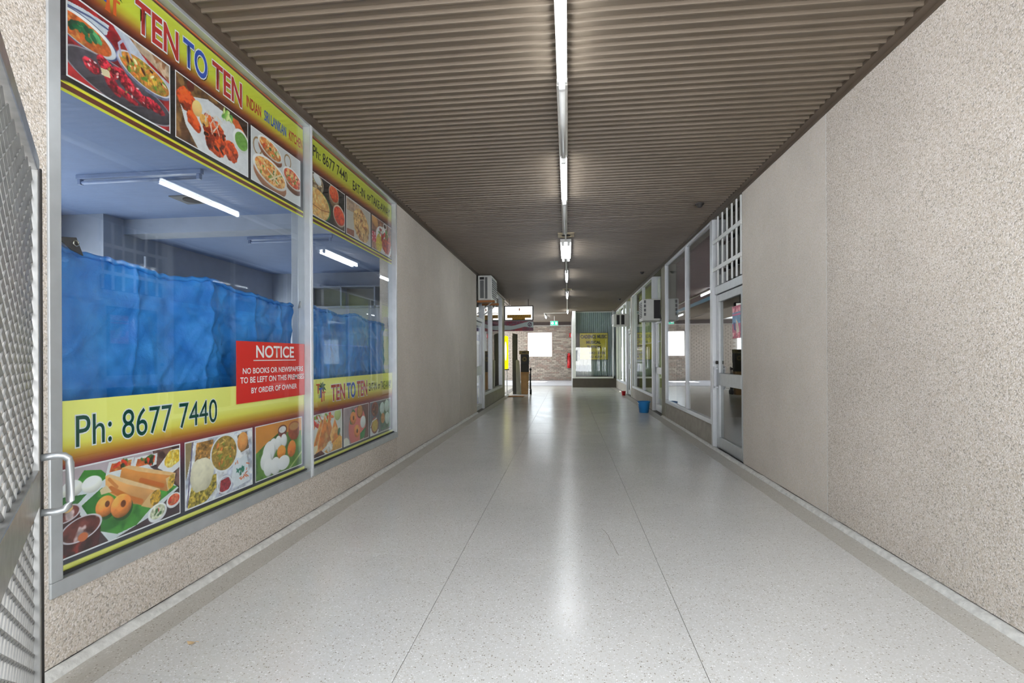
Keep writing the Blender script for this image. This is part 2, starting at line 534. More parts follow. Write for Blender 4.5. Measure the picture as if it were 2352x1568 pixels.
# ------------------------------------------------------------------ the print painter
class Paint:
    """small raster of printed colour, kept on a fine mesh grid"""
    def __init__(s, w, h, asp, bg, seed=1):
        s.w, s.h, s.asp = w, h, asp
        s.rng = np.random.RandomState(seed)
        u, v = np.meshgrid(np.linspace(0, 1, w), np.linspace(0, 1, h))
        s.U, s.V = u, v
        s.px = 1.0 / h
        s.c = np.zeros((h, w, 3)) + np.array(bg, float)
    def noise(s, scale, octv=3):
        out = np.zeros((s.h, s.w))
        amp, tot = 1.0, 0.0
        for k in range(octv):
            n = int(scale * 2 ** k) + 3
            lat = s.rng.rand(n, n)
            x = s.U * s.asp * scale * 2 ** k % (n - 1.001)
            y = s.V * scale * 2 ** k % (n - 1.001)
            i, j = x.astype(int), y.astype(int)
            fx, fy = x - i, y - j
            fx, fy = fx * fx * (3 - 2 * fx), fy * fy * (3 - 2 * fy)
            q = (lat[j, i] * (1 - fx) + lat[j, i + 1] * fx) * (1 - fy) + (lat[j + 1, i] * (1 - fx) + lat[j + 1, i + 1] * fx) * fy
            out += amp * q
            tot += amp
            amp *= 0.55
        return out / tot
    def put(s, mask, col, tex=0.0, ts=14, col2=None, thr=0.55, sh=None):
        col = np.array(col, float)
        a = np.zeros_like(s.c) + col
        if col2 is not None:
            n = s.noise(ts)
            k = np.clip((n - thr) * 9 + 0.5, 0, 1)[..., None]
            a = a * (1 - k) + np.array(col2, float) * k
        if tex > 0:
            a = a * (1 + tex * (s.noise(ts * 1.3) - 0.5) * 2.4)[..., None]
        if sh is not None:
            a = a * sh[..., None]
        m = mask[..., None]
        s.c = s.c * (1 - m) + np.clip(a, 0, 255) * m
    def ell(s, cx, cy, rx, ry, col, ang=0.0, tex=0.0, ts=14, col2=None, thr=0.55, shade=0.0, wob=0.0, soft=1.3):
        dx, dy = (s.U - cx) * s.asp, s.V - cy
        c, n = math.cos(math.radians(ang)), math.sin(math.radians(ang))
        x, y = (c * dx + n * dy) / rx, (-n * dx + c * dy) / ry
        d = np.sqrt(x * x + y * y)
        if wob:
            d = d * (1 + wob * (s.noise(9) - 0.5) * 2)
        mask = np.clip((1 - d) * min(rx, ry) / (s.px * soft) + 0.5, 0, 1)
        sh = None
        if shade:
            sh = 1 + shade * (0.35 - 0.9 * np.clip((x * 0.35 + y) * 0.5 + 0.25 * d * d, -0.6, 1))
        s.put(mask, col, tex, ts, col2, thr, sh)
    def ring(s, cx, cy, rx, ry, w, col, ang=0.0):
        dx, dy = (s.U - cx) * s.asp, s.V - cy
        c, n = math.cos(math.radians(ang)), math.sin(math.radians(ang))
        x, y = (c * dx + n * dy) / rx, (-n * dx + c * dy) / ry
        d = np.abs(np.sqrt(x * x + y * y) - 1) * min(rx, ry)
        s.put(np.clip((w - d) / s.px + 0.5, 0, 1), col)
    def poly(s, pts, col, tex=0.0, ts=14, col2=None, thr=0.55, grad=None):
        X, Y = s.U * s.asp, s.V
        P = [(a * s.asp, b) for a, b in pts]
        ins = np.zeros(s.U.shape, bool)
        k = len(P)
        for i in range(k):
            (x0, y0), (x1, y1) = P[i], P[(i + 1) % k]
            if y0 == y1:
                continue
            cond = ((y0 > Y) != (y1 > Y)) & (X < (x1 - x0) * (Y - y0) / (y1 - y0) + x0)
            ins ^= cond
        sh = None
        if grad is not None:
            gx, gy, g = grad
            t = s.U * gx + s.V * gy
            t = t - t[ins].mean() if ins.any() else t
            sh = 1 + g * t
        s.put(ins.astype(float), col, tex, ts, col2, thr, sh)
    def line(s, pts, w, col):
        for (a, b), (c, d) in zip(pts[:-1], pts[1:]):
            ax, cx = a * s.asp, c * s.asp
            px, py = s.U * s.asp - ax, s.V - b
            ex, ey = cx - ax, d - b
            t = np.clip((px * ex + py * ey) / (ex * ex + ey * ey + 1e-9), 0, 1)
            dist = np.hypot(px - t * ex, py - t * ey)
            s.put(np.clip((w - dist) / s.px + 0.5, 0, 1), col)
    def bits(s, n, cx, cy, rx, ry, r, cols, stretch=1.8, seed=0):
        rg = random.Random(seed)
        for _ in range(n):
            a, q = rg.random() * 6.283, math.sqrt(rg.random())
            s.ell(cx + q * rx / s.asp * math.cos(a), cy + q * ry * math.sin(a), r * (0.6 + rg.random() * stretch), r * (0.5 + 0.6 * rg.random()), rg.choice(cols), rg.random() * 180, shade=0.4)
    def border(s, w, col):
        d = np.minimum(np.minimum(s.U, 1 - s.U) * s.asp, np.minimum(s.V, 1 - s.V))
        s.put((d < w).astype(float), col)
    def mesh(s, name, pl, u0, u1, v0, v1, mat, parent, lift):
        """row 0 of the raster is the top edge"""
        h, w = s.h, s.w
        uu = np.linspace(u0, u1, w)
        vv = np.linspace(v1, v0, h)
        A, B = np.meshgrid(uu, vv)
        org = kids_loc(root_of(parent))
        O = np.array(pl.o + pl.n * lift - org)
        co = O[None, None] + A[..., None] * np.array(pl.u) + B[..., None] * np.array(pl.v)
        me = bpy.data.meshes.new(name)
        nv, nf = h * w, (h - 1) * (w - 1)
        idx = np.arange(nv).reshape(h, w)
        f = np.stack([idx[1:, :-1], idx[1:, 1:], idx[:-1, 1:], idx[:-1, :-1]], -1).reshape(-1)
        me.vertices.add(nv)
        me.vertices.foreach_set('co', co.astype(np.float32).ravel())
        me.loops.add(nf * 4)
        me.loops.foreach_set('vertex_index', f.astype(np.int32))
        me.polygons.add(nf)
        me.polygons.foreach_set('loop_start', np.arange(nf, dtype=np.int32) * 4)
        me.update(calc_edges=True)
        ca = me.color_attributes.new('print', 'FLOAT_COLOR', 'POINT')
        x = (np.clip(s.c, 0, 255) / 255.0) ** 0.86
        lin = np.where(x <= 0.04045, x / 12.92, ((x + 0.055) / 1.055) ** 2.4)
        rgba = np.ones((nv, 4), np.float32)
        rgba[:, :3] = lin.reshape(-1, 3)
        ca.data.foreach_set('color', rgba.ravel())
        me.materials.append(M[mat])
        o = bpy.data.objects.new(name, me)
        C.objects.link(o)
        o.parent = parent
        return o

# ================================================================== STRUCTURE
# ---- floor: terrazzo slabs with fine joints
floor = box('floor', XL - 0.2, XR + 0.2, -3.0, 21.0, -0.12, -0.004, 'joint')
tag(floor, 'pale speckled terrazzo floor of the arcade walkway', 'floor', kind='structure')
cols = [(-1.759, -0.6515), (-0.6485, 0.5155), (0.5185, 1.699)]
rows = [1.74 + 1.23 * k for k in range(-4, 16)]
rows = [-3.0] + [r for r in rows if -3 < r < 21] + [21.0]
for c0, c1 in cols:
    me = None
    for a, b in zip(rows[:-1], rows[1:]):
        full = abs((b - a) - 1.23) < 1e-3
        cx, cy = (c0 + c1) / 2, (a + b) / 2
        if full and me is not None:
            shared('floor_slab', me, floor, (cx, cy, 0))
            continue
        hx, hy = (c1 - c0) / 2, (b - a) / 2 - 0.0012
        m_ = MB().box(-hx, hx, -hy, hy, -0.05, 0.0)
        o = make('floor_slab', m_, 'terrazzo', floor)
        o.location = (cx, cy, 0)
        if full:
            me = o.data
box('floor_edge', XL + 0.03, -1.762, -3.0, 21.0, -0.05, -0.001, 'edge', floor)
box('floor_edge', 1.702, XR - 0.03, -3.0, 21.0, -0.05, -0.001, 'edge', floor)
# hairline crack in a slab
crk = MB()
pts = [(0.232, 3.55), (0.255, 3.48), (0.262, 3.44), (0.268, 3.41), (0.272, 3.34), (0.285, 3.25), (0.292, 3.17), (0.302, 3.08), (0.315, 3.07)]
for (a, b), (c, d) in zip(pts[:-1], pts[1:]):
    n = len(crk.v)
    crk.v += [(a - 0.0015, b, 0.0006), (a + 0.0015, b, 0.0006), (c + 0.0015, d, 0.0006), (c - 0.0015, d, 0.0006)]
    crk.f.append((n, n + 1, n + 2, n + 3))
make('hairline_crack', crk, 'crack', floor)

# ---- ceiling: narrow pressed metal slats across the walkway
PITCH = 0.0775
ceiling = box('ceiling', XL - 0.1, XR + 0.1, 0.3, 26.2, 3.036, 3.10, 'ceil')
tag(ceiling, 'brown ribbed metal slat ceiling over the walkway', 'ceiling', kind='structure')
W = 0.052
def slat_pts(y):
    # a hanging rib, then the flat pan behind it
    return [(y - 0.003, 3.0355), (y, 3.018), (y + 0.002, 3.016), (y + 0.012, 3.016), (y + 0.015, 3.0345), (y + PITCH - 0.003, 3.0345)]
def add_slat(mb, y):
    n = len(mb.v)
    for x in (XL, XR):
        mb.v += [(x, a, b) for a, b in slat_pts(y)]
    for i in range(5):
        mb.f.append((n + i, n + i + 1, n + 6 + i + 1, n + 6 + i))
    return mb
o = make('ceiling_slat', add_slat(MB(), 0.0), 'ceil', ceiling)
sl_me = o.data
ys = [0.34 + PITCH * k for k in range(int((26.16 - 0.34) / PITCH))]
rg = random.Random(4)
near = [y for y in ys if y < 9.0]
o.location.y = near[0]
for y in near[1:]:
    q = shared('ceiling_slat', sl_me, ceiling, (0, y + rg.uniform(-0.004, 0.004), rg.uniform(0, 0.002)))
mb = MB()
for y in ys:
    if y >= 9.0:
        add_slat(mb, y + rg.uniform(-0.003, 0.003))
tag(make('ceiling_slat', mb, 'ceil', ceiling), kind='stuff')
# perimeter angles
t = make('trim_1', MB().prism([(XL, 3.035), (XL, 2.985), (XL + 0.012, 2.985), (XL + 0.012, 3.005), (XL + 0.055, 3.013), (XL + 0.055, 3.035)], 'y', 0.3, 15.6), 'ceil_trim')
tag(t, 'dark brown edge trim between ceiling and left wall', 'trim', kind='structure')
t = make('trim_2', MB().prism([(XR, 3.035), (XR - 0.055, 3.035), (XR - 0.055, 3.013), (XR - 0.012, 3.005), (XR - 0.012, 2.985), (XR, 2.985)], 'y', 0.3, 20.0), 'ceil_trim')
tag(t, 'dark brown edge trim between ceiling and right wall', 'trim', kind='structure')

# ---- kerb beads along the wall feet
def kerb(name, x0, s, y0, y1, lab):
    mb = MB()
    ky = np.arange(y0, y1 + 0.01, 0.12)
    rg = random.Random(8)
    prof = [(0.0, 0.024), (0.02, 0.024), (0.036, 0.016), (0.046, 0.0), (0.046, -0.02)]
    for k, y in enumerate(ky):
        j = rg.uniform(-0.004, 0.004)
        for a, z in prof:
            mb.v.append((x0 + s * (a + (j if a > 0.01 else 0)), float(y), z + (rg.uniform(-0.002, 0.002) if z > 0 else 0)))
    for k in range(len(ky) - 1):
        for i in range(4):
            a = k * 5 + i
            mb.f.append((a, a + 1, a + 6, a + 5))
    o = make(name, mb, 'kerb', smooth=True)
    tag(o, lab, 'kerb', kind='structure')
kerb('trim_3', XL - 0.005, 1, -3.0, 10.72, 'rough pale cement bead along the foot of the left wall')
kerb('trim_4', XR + 0.005, -1, -3.0, 10.4, 'rough pale cement bead along the foot of the right wall')

# ---- left wall
wl = thing('wall_left', 'grey-brown pebbledash wall along the left side of the walkway', 'wall', kind='structure')
box('wall_panel', XL - 0.2, XL, 0.3, 1.69, 0.03, 3.1, 'pebble', wl)
box('wall_panel', XL - 0.2, XL, 1.69, 5.595, 0.03, 0.292, 'pebble', wl)
box('wall_panel', XL - 0.2, XL, 1.69, 5.595, 2.985, 3.1, 'pebble_fine', wl)
box('wall_panel', XL - 0.2, XL, 5.595, 8.95, 0.03, 3.1, 'pebble_fine', wl)
box('wall_panel', XL - 0.2, XL + 0.004, 8.952, 10.70, 0.03, 3.1, 'pebble_fine', wl)
box('shadow_gap_back', XL - 0.2, XL - 0.02, 0.3, 10.70, -0.02, 0.03, 'plinth', wl)  # dark colour in the recess deepens the shadow line above the kerb
box('wall_panel', XL - 0.2, XL, 11.70, 15.6, -0.02, 0.30, 'concrete', wl)
box('wall_panel', XL - 0.2, XL, 15.02, 15.6, 0.30, 3.1, 'pier', wl)
box('wall_panel', XL - 0.2, XL, 10.70, 15.02, 2.99, 3.1, 'pier', wl)

# ---- right wall
wr = thing('wall_right', 'grey-brown pebbledash wall along the right side of the walkway', 'wall', kind='structure')
box('wall_panel', XR, XR + 0.2, -0.5, 3.925, 0.03, 3.1, 'pebble', wr)
box('wall_panel', XR + 0.003, XR + 0.2, 3.932, 5.72, 0.03, 3.1, 'pebble_fine', wr)
box('joint_strip', XR + 0.001, XR + 0.03, 3.922, 3.936, 0.03, 3.1, 'kerb', wr)
box('shadow_gap_back', XR + 0.02, XR + 0.2, -0.5, 5.72, -0.02, 0.03, 'plinth', wr)  # right-hand shadow line, likewise darkened by its colour
box('wall_panel', XR, XR + 0.12, 6.88, 10.0, -0.02, 0.30, 'concrete', wr)
box('wall_panel', XR, XR + 0.2, 10.02, 10.45, -0.02, 3.1, 'pier', wr)
box('wall_panel', XR, XR + 0.12, 11.55, 15.05, -0.02, 0.29, 'concrete', wr)
box('wall_panel', XR, XR + 0.2, 15.06, 15.45, -0.02, 3.1, 'pier', wr)
box('wall_panel', XR, XR + 0.12, 16.5, 19.8, -0.02, 0.29, 'concrete', wr)
box('wall_panel', XR, XR + 0.2, 5.72, 19.98, 2.995, 3.1, 'pier', wr)
box('wall_panel', XR, XR + 0.2, 19.8, 20.0, -0.02, 3.1, 'pier', wr)

# ---- ground outside the entrance
g = box('ground', -30, 30, -40, -3.0, -0.14, -0.01, 'paving')
tag(g, 'pale paving outside the arcade entrance', 'pavement', kind='structure')
bd = thing('added_street_building', 'unseen two-tone building across the street, added for daylight and window reflections', 'building', (0, -34, 0), kind='structure')  # out of view; added to shape entrance light and what the glass reflects
box('lower_wall', -30, 30, -36, -34, 0, 2.6, 'plinth_pale', bd)
box('upper_wall', -30, 30, -36, -34.02, 2.6, 9.0, 'beam', bd)
for k in range(9):
    box('shop_window', -26 + k * 6, -22.5 + k * 6, -34.02, -33.97, 0.6, 2.2, 'shop_floor', bd)

# ---- shopfront glazing
def glazing(name, lab, s, xf, ys_, z0, z1, member=0.05, depth=0.07, set_in=0.035, mat='alu', glass='glass', transoms=()):
    """s=+1: wall on the left (faces +x), s=-1: wall on the right.  xf: front face of the frame."""
    r = thing(name, lab, 'window', kind='structure')
    xb = xf - s * depth
    lo, hi = min(xf, xb), max(xf, xb)
    y0, y1 = ys_[0], ys_[-1]
    box('sill_rail', lo, hi, y0, y1, z0, z0 + member * 1.2, mat, r, 0.003)
    box('head_rail', lo, hi, y0, y1, z1 - member * 0.7, z1, mat, r, 0.003)
    for k, y in enumerate(ys_):
        a = y if k == 0 else (y - member if k == len(ys_) - 1 else y - member / 2)
        box('mullion', lo, hi, a, a + member, z0 + member * 1.2, z1 - member * 0.7, mat, r, 0.003)
    xg = xf - s * set_in
    for k in range(len(ys_) - 1):
        a = ys_[k] + (member if k == 0 else member / 2)
        b = ys_[k + 1] - (member if k == len(ys_) - 2 else member / 2)
        zz = [z0 + member * 1.2] + list(transoms) + [z1 - member * 0.7]
        for q in range(len(zz) - 1):
            box('pane', min(xg, xg - s * 0.006), max(xg, xg - s * 0.006), a, b, zz[q] + (member / 2 if q else 0), zz[q + 1] - (member / 2 if q < len(zz) - 2 else 0), glass, r)
        for tz in transoms:
            box('transom', lo + 0.01, hi - 0.005, a, b, tz - member / 2, tz + member / 2, mat, r)
    return r

# left takeaway shopfront (two big panes)
XG = -1.990                                  # front of the glass
r = thing('window_1', 'large aluminium shopfront window of the takeaway shop', 'window', kind='structure')
fx0, fx1 = XL - 0.09, XL + 0.010
box('sill_rail', fx0, fx1, 1.69, 5.595, 0.290, 0.350, 'alu', r, 0.003)
box('head_rail', fx0, fx1, 1.69, 5.595, 2.965, 2.990, 'alu', r, 0.003)
box('jamb', fx0, fx1, 1.69, 1.738, 0.350, 2.965, 'alu', r, 0.003)
box('jamb', fx0, fx1, 5.56, 5.595, 0.350, 2.965, 'alu', r, 0.003)
box('mullion', fx0, fx1 + 0.004, 3.625, 3.66, 0.290, 2.985, 'alu', r, 0.004)
box('mullion_cover', fx1 + 0.004, fx1 + 0.008, 3.63, 3.655, 0.300, 2.98, 'alu_white', r, 0.002)
box('glazing_bead', XG - 0.0, XG + 0.012, 1.738, 3.625, 0.350, 0.362, 'alu_dark', r)
box('glazing_bead', XG - 0.0, XG + 0.012, 3.66, 5.56, 0.350, 0.362, 'alu_dark', r)
box('pane', XG - 0.006, XG, 1.738, 3.625, 0.350, 2.965, 'glass', r)
box('pane', XG - 0.006, XG, 3.66, 5.56, 0.350, 2.965, 'glass', r)

glazing('window_2', 'tall narrow shopfront panes beyond the left air conditioner', 1, XL + 0.01, [11.70, 12.95, 15.0], 0.30, 2.99, mat='alu', member=0.06, depth=0.10, set_in=0.055)
glazing('window_3', 'tall shopfront panes beside the barred door on the right', -1, XR - 0.012, [6.87, 8.32, 10.02], 0.30, 2.995, member=0.05, set_in=0.025, mat='alu_white')
glazing('window_4', 'shopfront panes showing lime green walls on the right', -1, XR - 0.008, [11.55, 13.0, 14.55, 15.06], 0.29, 2.995, member=0.055, mat='alu_white')
glazing('window_5', 'furthest shopfront panes on the right wall', -1, XR - 0.008, [16.5, 17.4, 18.8, 19.8], 0.29, 2.995, member=0.06, mat='alu_white')

# far shop window facing down the walkway
r = thing('window_6', 'far shop window facing down the walkway with pale frame', 'window', kind='structure')
box('corner_post', 0.205, 0.335, 19.93, 20.06, 0.36, 3.03, 'steel', r, 0.004)
box('sill_rail', 0.335, 1.80, 19.95, 20.05, 0.36, 0.42, 'steel', r, 0.003)
box('jamb', 1.76, 1.82, 19.95, 20.05, 0.42, 3.03, 'alu', r, 0.003)
box('pane', 0.335, 1.76, 19.99, 19.996, 0.42, 3.03, 'glass', r)
o = box('wall_far', 0.205, XR, 19.97, 20.2, -0.02, 0.36, 'plinth')
tag(o, 'low dark plinth under the far shop window', 'wall', kind='structure')
o = make('wall_far', MB().box(0.205, 0.30, 20.06, 26.0, -0.02, 3.1).box(1.905, 2.0, 20.0, 26.0, -0.02, 3.1).box(0.30, 1.905, 22.5, 22.6, 0, 3.1), 'plaster')
tag(o, 'plain grey walls inside the far shop', 'wall', kind='structure')

# ---- brick end wall with a bright window
BY = 26.0
wb = thing('wall_back', 'pale brick wall closing the far end of the walkway', 'wall', kind='structure')
wx0, wx1, wz0, wz1 = -2.05, -0.79, 1.245, 2.48
mb = MB()
mb.box(-9.0, -5.6, BY + 0.02, BY + 0.22, -0.1, 3.1).box(-4.5, wx0, BY + 0.02, BY + 0.22, -0.1, 3.1).box(wx1, 0.6, BY + 0.02, BY + 0.22, -0.1, 3.1)
mb.box(wx0, wx1, BY + 0.02, BY + 0.22, -0.1, wz0).box(wx0, wx1, BY + 0.02, BY + 0.22, wz1, 3.1).box(-5.6, -4.5, BY + 0.02, BY + 0.22, -0.1, 0.9).box(-5.6, -4.5, BY + 0.02, BY + 0.22, 2.2, 3.1)
make('mortar_bed', mb, 'mortar', wb)
bl, bh, jt = 0.23, 0.076, 0.011
bme = {}
rg = random.Random(3)
bmats = [flat('brick_%d' % i, c, 0.9, vary=0.16, vscale=14, bump=0.4, bscale=60) for i, c in enumerate(((156, 145, 133), (138, 127, 116), (170, 159, 145), (148, 130, 118)))]
nb = 0
for cz in range(34):
    z = 0.01 + cz * (bh + jt)
    if z + bh > 2.86:
        break
    x = -2.12 - (0.12 if cz % 2 else 0)
    while x < 0.30:
        a, b = x, x + bl
        x += bl + jt
        for p, q in (((a, min(b, wx0)), (max(a, wx1), b)) if (z + bh > wz0 and z < wz1) else ((a, b), (1, 0))):
            if q - p < 0.03:
                continue
            key = (round(q - p, 3), rg.randrange(4))
            if key not in bme:
                bo = make('brick', MB().box(-(q - p) / 2, (q - p) / 2, -0.02, 0.012, 0, bh), bmats[key[1]], wb)
                bme[key] = bo.data
                bo.location = ((p + q) / 2, BY + 0.008 + rg.uniform(-0.003, 0.003), z)
            else:
                shared('brick', bme[key], wb, ((p + q) / 2, BY + 0.008 + rg.uniform(-0.003, 0.003), z))
            nb += 1
rest = MB()
for cz in range(34):
    z = 0.01 + cz * (bh + jt)
    if z + bh > 2.86:
        break
    x = -2.12 - (0.12 if cz % 2 else 0) - 28 * (bl + jt)
    while x < -2.3:
        if x + bl < -2.12 and not (z + bh > 0.9 and z < 2.2 and x + bl > -5.6 and x < -4.5):
            rest.box(x, x + bl, BY - 0.012, BY + 0.02, z, z + bh)
        x += bl + jt
tag(make('brick', rest, bmats[0], wb), kind='stuff')
o = box('trim_5', -9.0, 0.3, BY - 0.16, BY - 0.02, 2.85, 3.04, 'beam')
tag(o, 'dark brown beam above the brick end wall', 'beam', kind='structure')
r = thing('window_7', 'bright clear window in the brick end wall', 'window', kind='structure')
for a in ((wx0, wx1, wz0 - 0.03, wz0), (wx0, wx1, wz1, wz1 + 0.03), (wx0 - 0.03, wx0, wz0 - 0.03, wz1 + 0.03), (wx1, wx1 + 0.03, wz0 - 0.03, wz1 + 0.03)):
    box('frame_member', a[0], a[1], BY - 0.015, BY + 0.1, a[2], a[3], 'brick', r)
box('pane', wx0, wx1, BY + 0.05, BY + 0.056, wz0, wz1, 'glass', r)

# far cross passage: floor, threshold, ceiling to the left, outer wall
o = box('floor', -9.0, XR, 21.06, 26.2, -0.12, 0.0, 'paving')
tag(o, 'pale bright paving of the cross passage before the brick wall', 'floor', kind='structure')
o = box('floor', -9.0, XL - 0.2, 15.6, 21.0, -0.12, -0.002, 'edge')
tag(o, 'grey floor of the side passage on the left', 'floor', kind='structure')
o = box('trim_6', -9.0, 0.2, 21.0, 21.06, -0.1, 0.006, 'black')
tag(o, 'dark threshold strip across the far end of the floor', 'threshold', kind='structure')
o = box('ceiling', -3.6, XL - 0.1, 15.6, 26.2, 3.02, 3.10, 'ceil')
tag(o, 'brown ceiling over the side passage on the left', 'ceiling', kind='structure')

# ---- takeaway shop interior
def struct(name, mb, mat, lab, cat):
    o = make(name, mb, mat)
    return tag(o, lab, cat, kind='structure')
struct('floor', MB().box(-6.7, XL - 0.2, 0.9, 15.6, -0.12, -0.003), 'shop_floor', 'grey floor inside the left shops', 'floor')
struct('ceiling', MB().box(-6.7, XL - 0.2, 0.9, 10.7, 3.10, 3.16), 'shop_ceiling', 'pale takeaway shop ceiling with blue tarpaulin light put into its colour', 'ceiling')
mb = MB()
# back wall: small high windows, plus big unseen openings added to brighten the shop
light_openings = [(1.4, 2.9), (3.1, 4.6), (4.8, 5.85), (7.4, 8.2), (9.6, 10.4)]
hw = [(6.45, 6.62), (6.68, 6.86), (6.92, 7.12), (7.18, 7.22)]
BX = -6.6
ycuts = [(0.9, 1.4), (2.9, 3.1), (4.6, 4.8), (5.85, 6.45), (6.62, 6.68), (6.86, 6.92), (7.12, 7.18), (7.22, 7.4), (8.2, 9.6), (10.4, 10.7)]
for a, b in ycuts:
    mb.box(BX - 0.1, BX, a, b, -0.02, 3.12)
for a, b in light_openings:
    mb.box(BX - 0.1, BX, a, b, -0.02, 0.5).box(BX - 0.1, BX, a, b, 2.4, 3.12)
for a, b in hw:
    mb.box(BX - 0.1, BX, a, b, -0.02, 1.9).box(BX - 0.1, BX, a, b, 2.82, 3.12)
struct('wall_back', mb, 'shop_wall', 'pale wall at the back of the takeaway shop', 'wall')
wi = thing('window_8', 'small barred windows high in the back of the takeaway shop', 'window', kind='structure')
for a, b in hw[:3]:
    for k in range(1, 4):
        box('bar', BX - 0.06, BX - 0.04, a + (b - a) * k / 4 - 0.004, a + (b - a) * k / 4 + 0.004, 1.9, 2.82, 'alu', wi)
    for k in range(1, 12):
        box('bar', BX - 0.06, BX - 0.04, a, b, 1.9 + k * 0.077 - 0.003, 1.9 + k * 0.077 + 0.003, 'alu', wi)
struct('wall_front', MB().box(-6.7, XL - 0.2, 0.9, 1.0, -0.02, 3.12), 'shop_wall', 'pale side wall at the near end of the takeaway shop', 'wall')
struct('wall_side', MB().box(-6.7, XL - 0.2, 10.62, 10.7, -0.02, 3.12), 'shop_wall', 'pale side wall at the far end of the takeaway shop', 'wall')
struct('trim_7', MB().box(-6.6, XL - 0.2, 6.2, 6.5, 2.90, 3.12), 'shop_wall', 'deep pale beam across the takeaway shop ceiling', 'beam')
struct('trim_8', MB().box(-6.6, -6.0, 5.9, 6.5, -0.02, 3.1), 'shop_wall', 'pale pillar under the beam in the takeaway shop', 'pillar')
# left shop two
struct('ceiling', MB().box(-6.7, XL - 0.2, 10.7, 15.6, 3.10, 3.16), 'plaster', 'grey ceiling of the shop behind the left air conditioner', 'ceiling')
struct('wall_back', MB().box(-5.1, -5.0, 10.7, 15.6, -0.02, 3.12), 'plaster', 'grey back wall of the shop behind the left air conditioner', 'wall')
struct('wall_side', MB().box(-6.7, XL - 0.2, 15.5, 15.6, -0.02, 3.12), 'plaster', 'grey side wall at the end of the second left shop', 'wall')
# right shops
struct('floor', MB().box(XR + 0.2, 5.6, 5.6, 20.0, -0.12, -0.003).box(XR, XR + 0.2, 5.72, 19.8, -0.12, -0.012), 'shop_floor', 'grey floor inside the right-hand shops', 'floor')
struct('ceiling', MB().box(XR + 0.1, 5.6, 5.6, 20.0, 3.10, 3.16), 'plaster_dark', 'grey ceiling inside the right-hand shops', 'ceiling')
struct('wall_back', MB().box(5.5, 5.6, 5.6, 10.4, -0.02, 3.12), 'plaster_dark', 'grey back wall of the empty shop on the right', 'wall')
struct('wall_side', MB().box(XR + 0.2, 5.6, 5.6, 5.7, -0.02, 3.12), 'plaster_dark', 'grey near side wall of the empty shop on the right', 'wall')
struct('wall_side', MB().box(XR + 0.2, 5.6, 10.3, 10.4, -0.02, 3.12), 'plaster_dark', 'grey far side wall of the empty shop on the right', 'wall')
struct('wall_side', MB().box(2.6, 2.7, 10.4, 20.0, -0.02, 3.12).box(XR + 0.2, 2.6, 10.4, 10.44, -0.02, 3.12).box(XR + 0.2, 2.6, 15.1, 15.2, -0.02, 3.12), 'lime', 'lime green walls inside the far right-hand shops', 'wall')

# ---- doors
# door_1: left glass door under the air conditioner
d = thing('door_1', 'aluminium glass door with blue posters on the left', 'door', kind='structure')
box('jamb', XL - 0.09, XL - 0.01, 10.70, 10.76, 0.0, 2.99, 'alu', d)
box('jamb', XL - 0.09, XL + 0.012, 11.62, 11.70, 0.0, 2.99, 'alu_white', d)
box('transom', XL - 0.09, XL - 0.01, 10.76, 11.62, 2.02, 2.10, 'alu', d)
box('stile', XL - 0.075, XL - 0.03, 10.77, 10.85, 0.02, 2.0, 'alu', d)
box('stile', XL - 0.075, XL - 0.03, 11.53, 11.61, 0.02, 2.0, 'alu_white', d)
box('rail', XL - 0.075, XL - 0.03, 10.85, 11.53, 0.02, 0.12, 'alu', d)
box('rail', XL - 0.075, XL - 0.03, 10.85, 11.53, 0.80, 1.0, 'alu', d)
box('rail', XL - 0.075, XL - 0.03, 10.85, 11.53, 1.92, 2.0, 'alu', d)
box('pane', XL - 0.056, XL - 0.05, 10.85, 11.53, 0.12, 0.80, 'glass', d)
box('pane', XL - 0.056, XL - 0.05, 10.85, 11.53, 1.0, 1.92, 'glass', d)
box('pane', XL - 0.056, XL - 0.05, 10.76, 11.62, 2.10, 2.99, 'glass', d)

# door_2: right glass door with barred transom
d = thing('door_2', 'aluminium glass door with barred transom at the right wall', 'door', kind='structure')
xd = XR + 0.02
box('jamb', xd, xd + 0.08, 5.725, 5.765, 0.0, 2.99, 'alu', d, 0.003)
box('jamb', XR - 0.014, xd + 0.08, 6.80, 6.87, 0.0, 2.99, 'alu_white', d, 0.003)
box('transom', xd - 0.005, xd + 0.08, 5.765, 6.80, 2.0, 2.10, 'alu', d, 0.003)
for a, b in ((5.77, 5.86), (6.69, 6.795)):
    box('stile', xd + 0.012, xd + 0.06, a, b, 0.02, 1.99, 'alu', d, 0.003)
box('rail', xd + 0.012, xd + 0.06, 5.86, 6.69, 0.02, 0.16, 'alu', d, 0.003)
box('rail', xd + 0.008, xd + 0.064, 5.86, 6.69, 0.83, 0.985, 'alu', d, 0.003)
box('rail', xd + 0.012, xd + 0.06, 5.86, 6.69, 1.90, 1.99, 'alu', d, 0.003)
box('pane', xd + 0.034, xd + 0.04, 5.86, 6.69, 0.16, 0.83, 'glass_dark', d)
box('pane', xd + 0.034, xd + 0.04, 5.86, 6.69, 0.985, 1.90, 'glass_dark', d)
box('pane', xd + 0.05, xd + 0.056, 5.765, 6.80, 2.10, 2.99, 'glass_dark', d)
h = make('door_handle', MB().box(xd - 0.036, xd - 0.022, 6.735, 6.765, 0.77, 1.07).box(xd - 0.036, xd + 0.012, 6.735, 6.765, 0.79, 0.81).box(xd - 0.036, xd + 0.012, 6.735, 6.765, 1.03, 1.05), 'alu_white', d, bevel=0.002)
make('lock', MB().tube([(xd - 0.01, 6.74, 1.12), (xd + 0.014, 6.74, 1.12)], 0.022, 14), 'hinge', d)
gr = make('grille_rail', MB().box(xd - 0.03, xd - 0.012, 5.74, 6.86, 2.655, 2.70), 'steel', d)
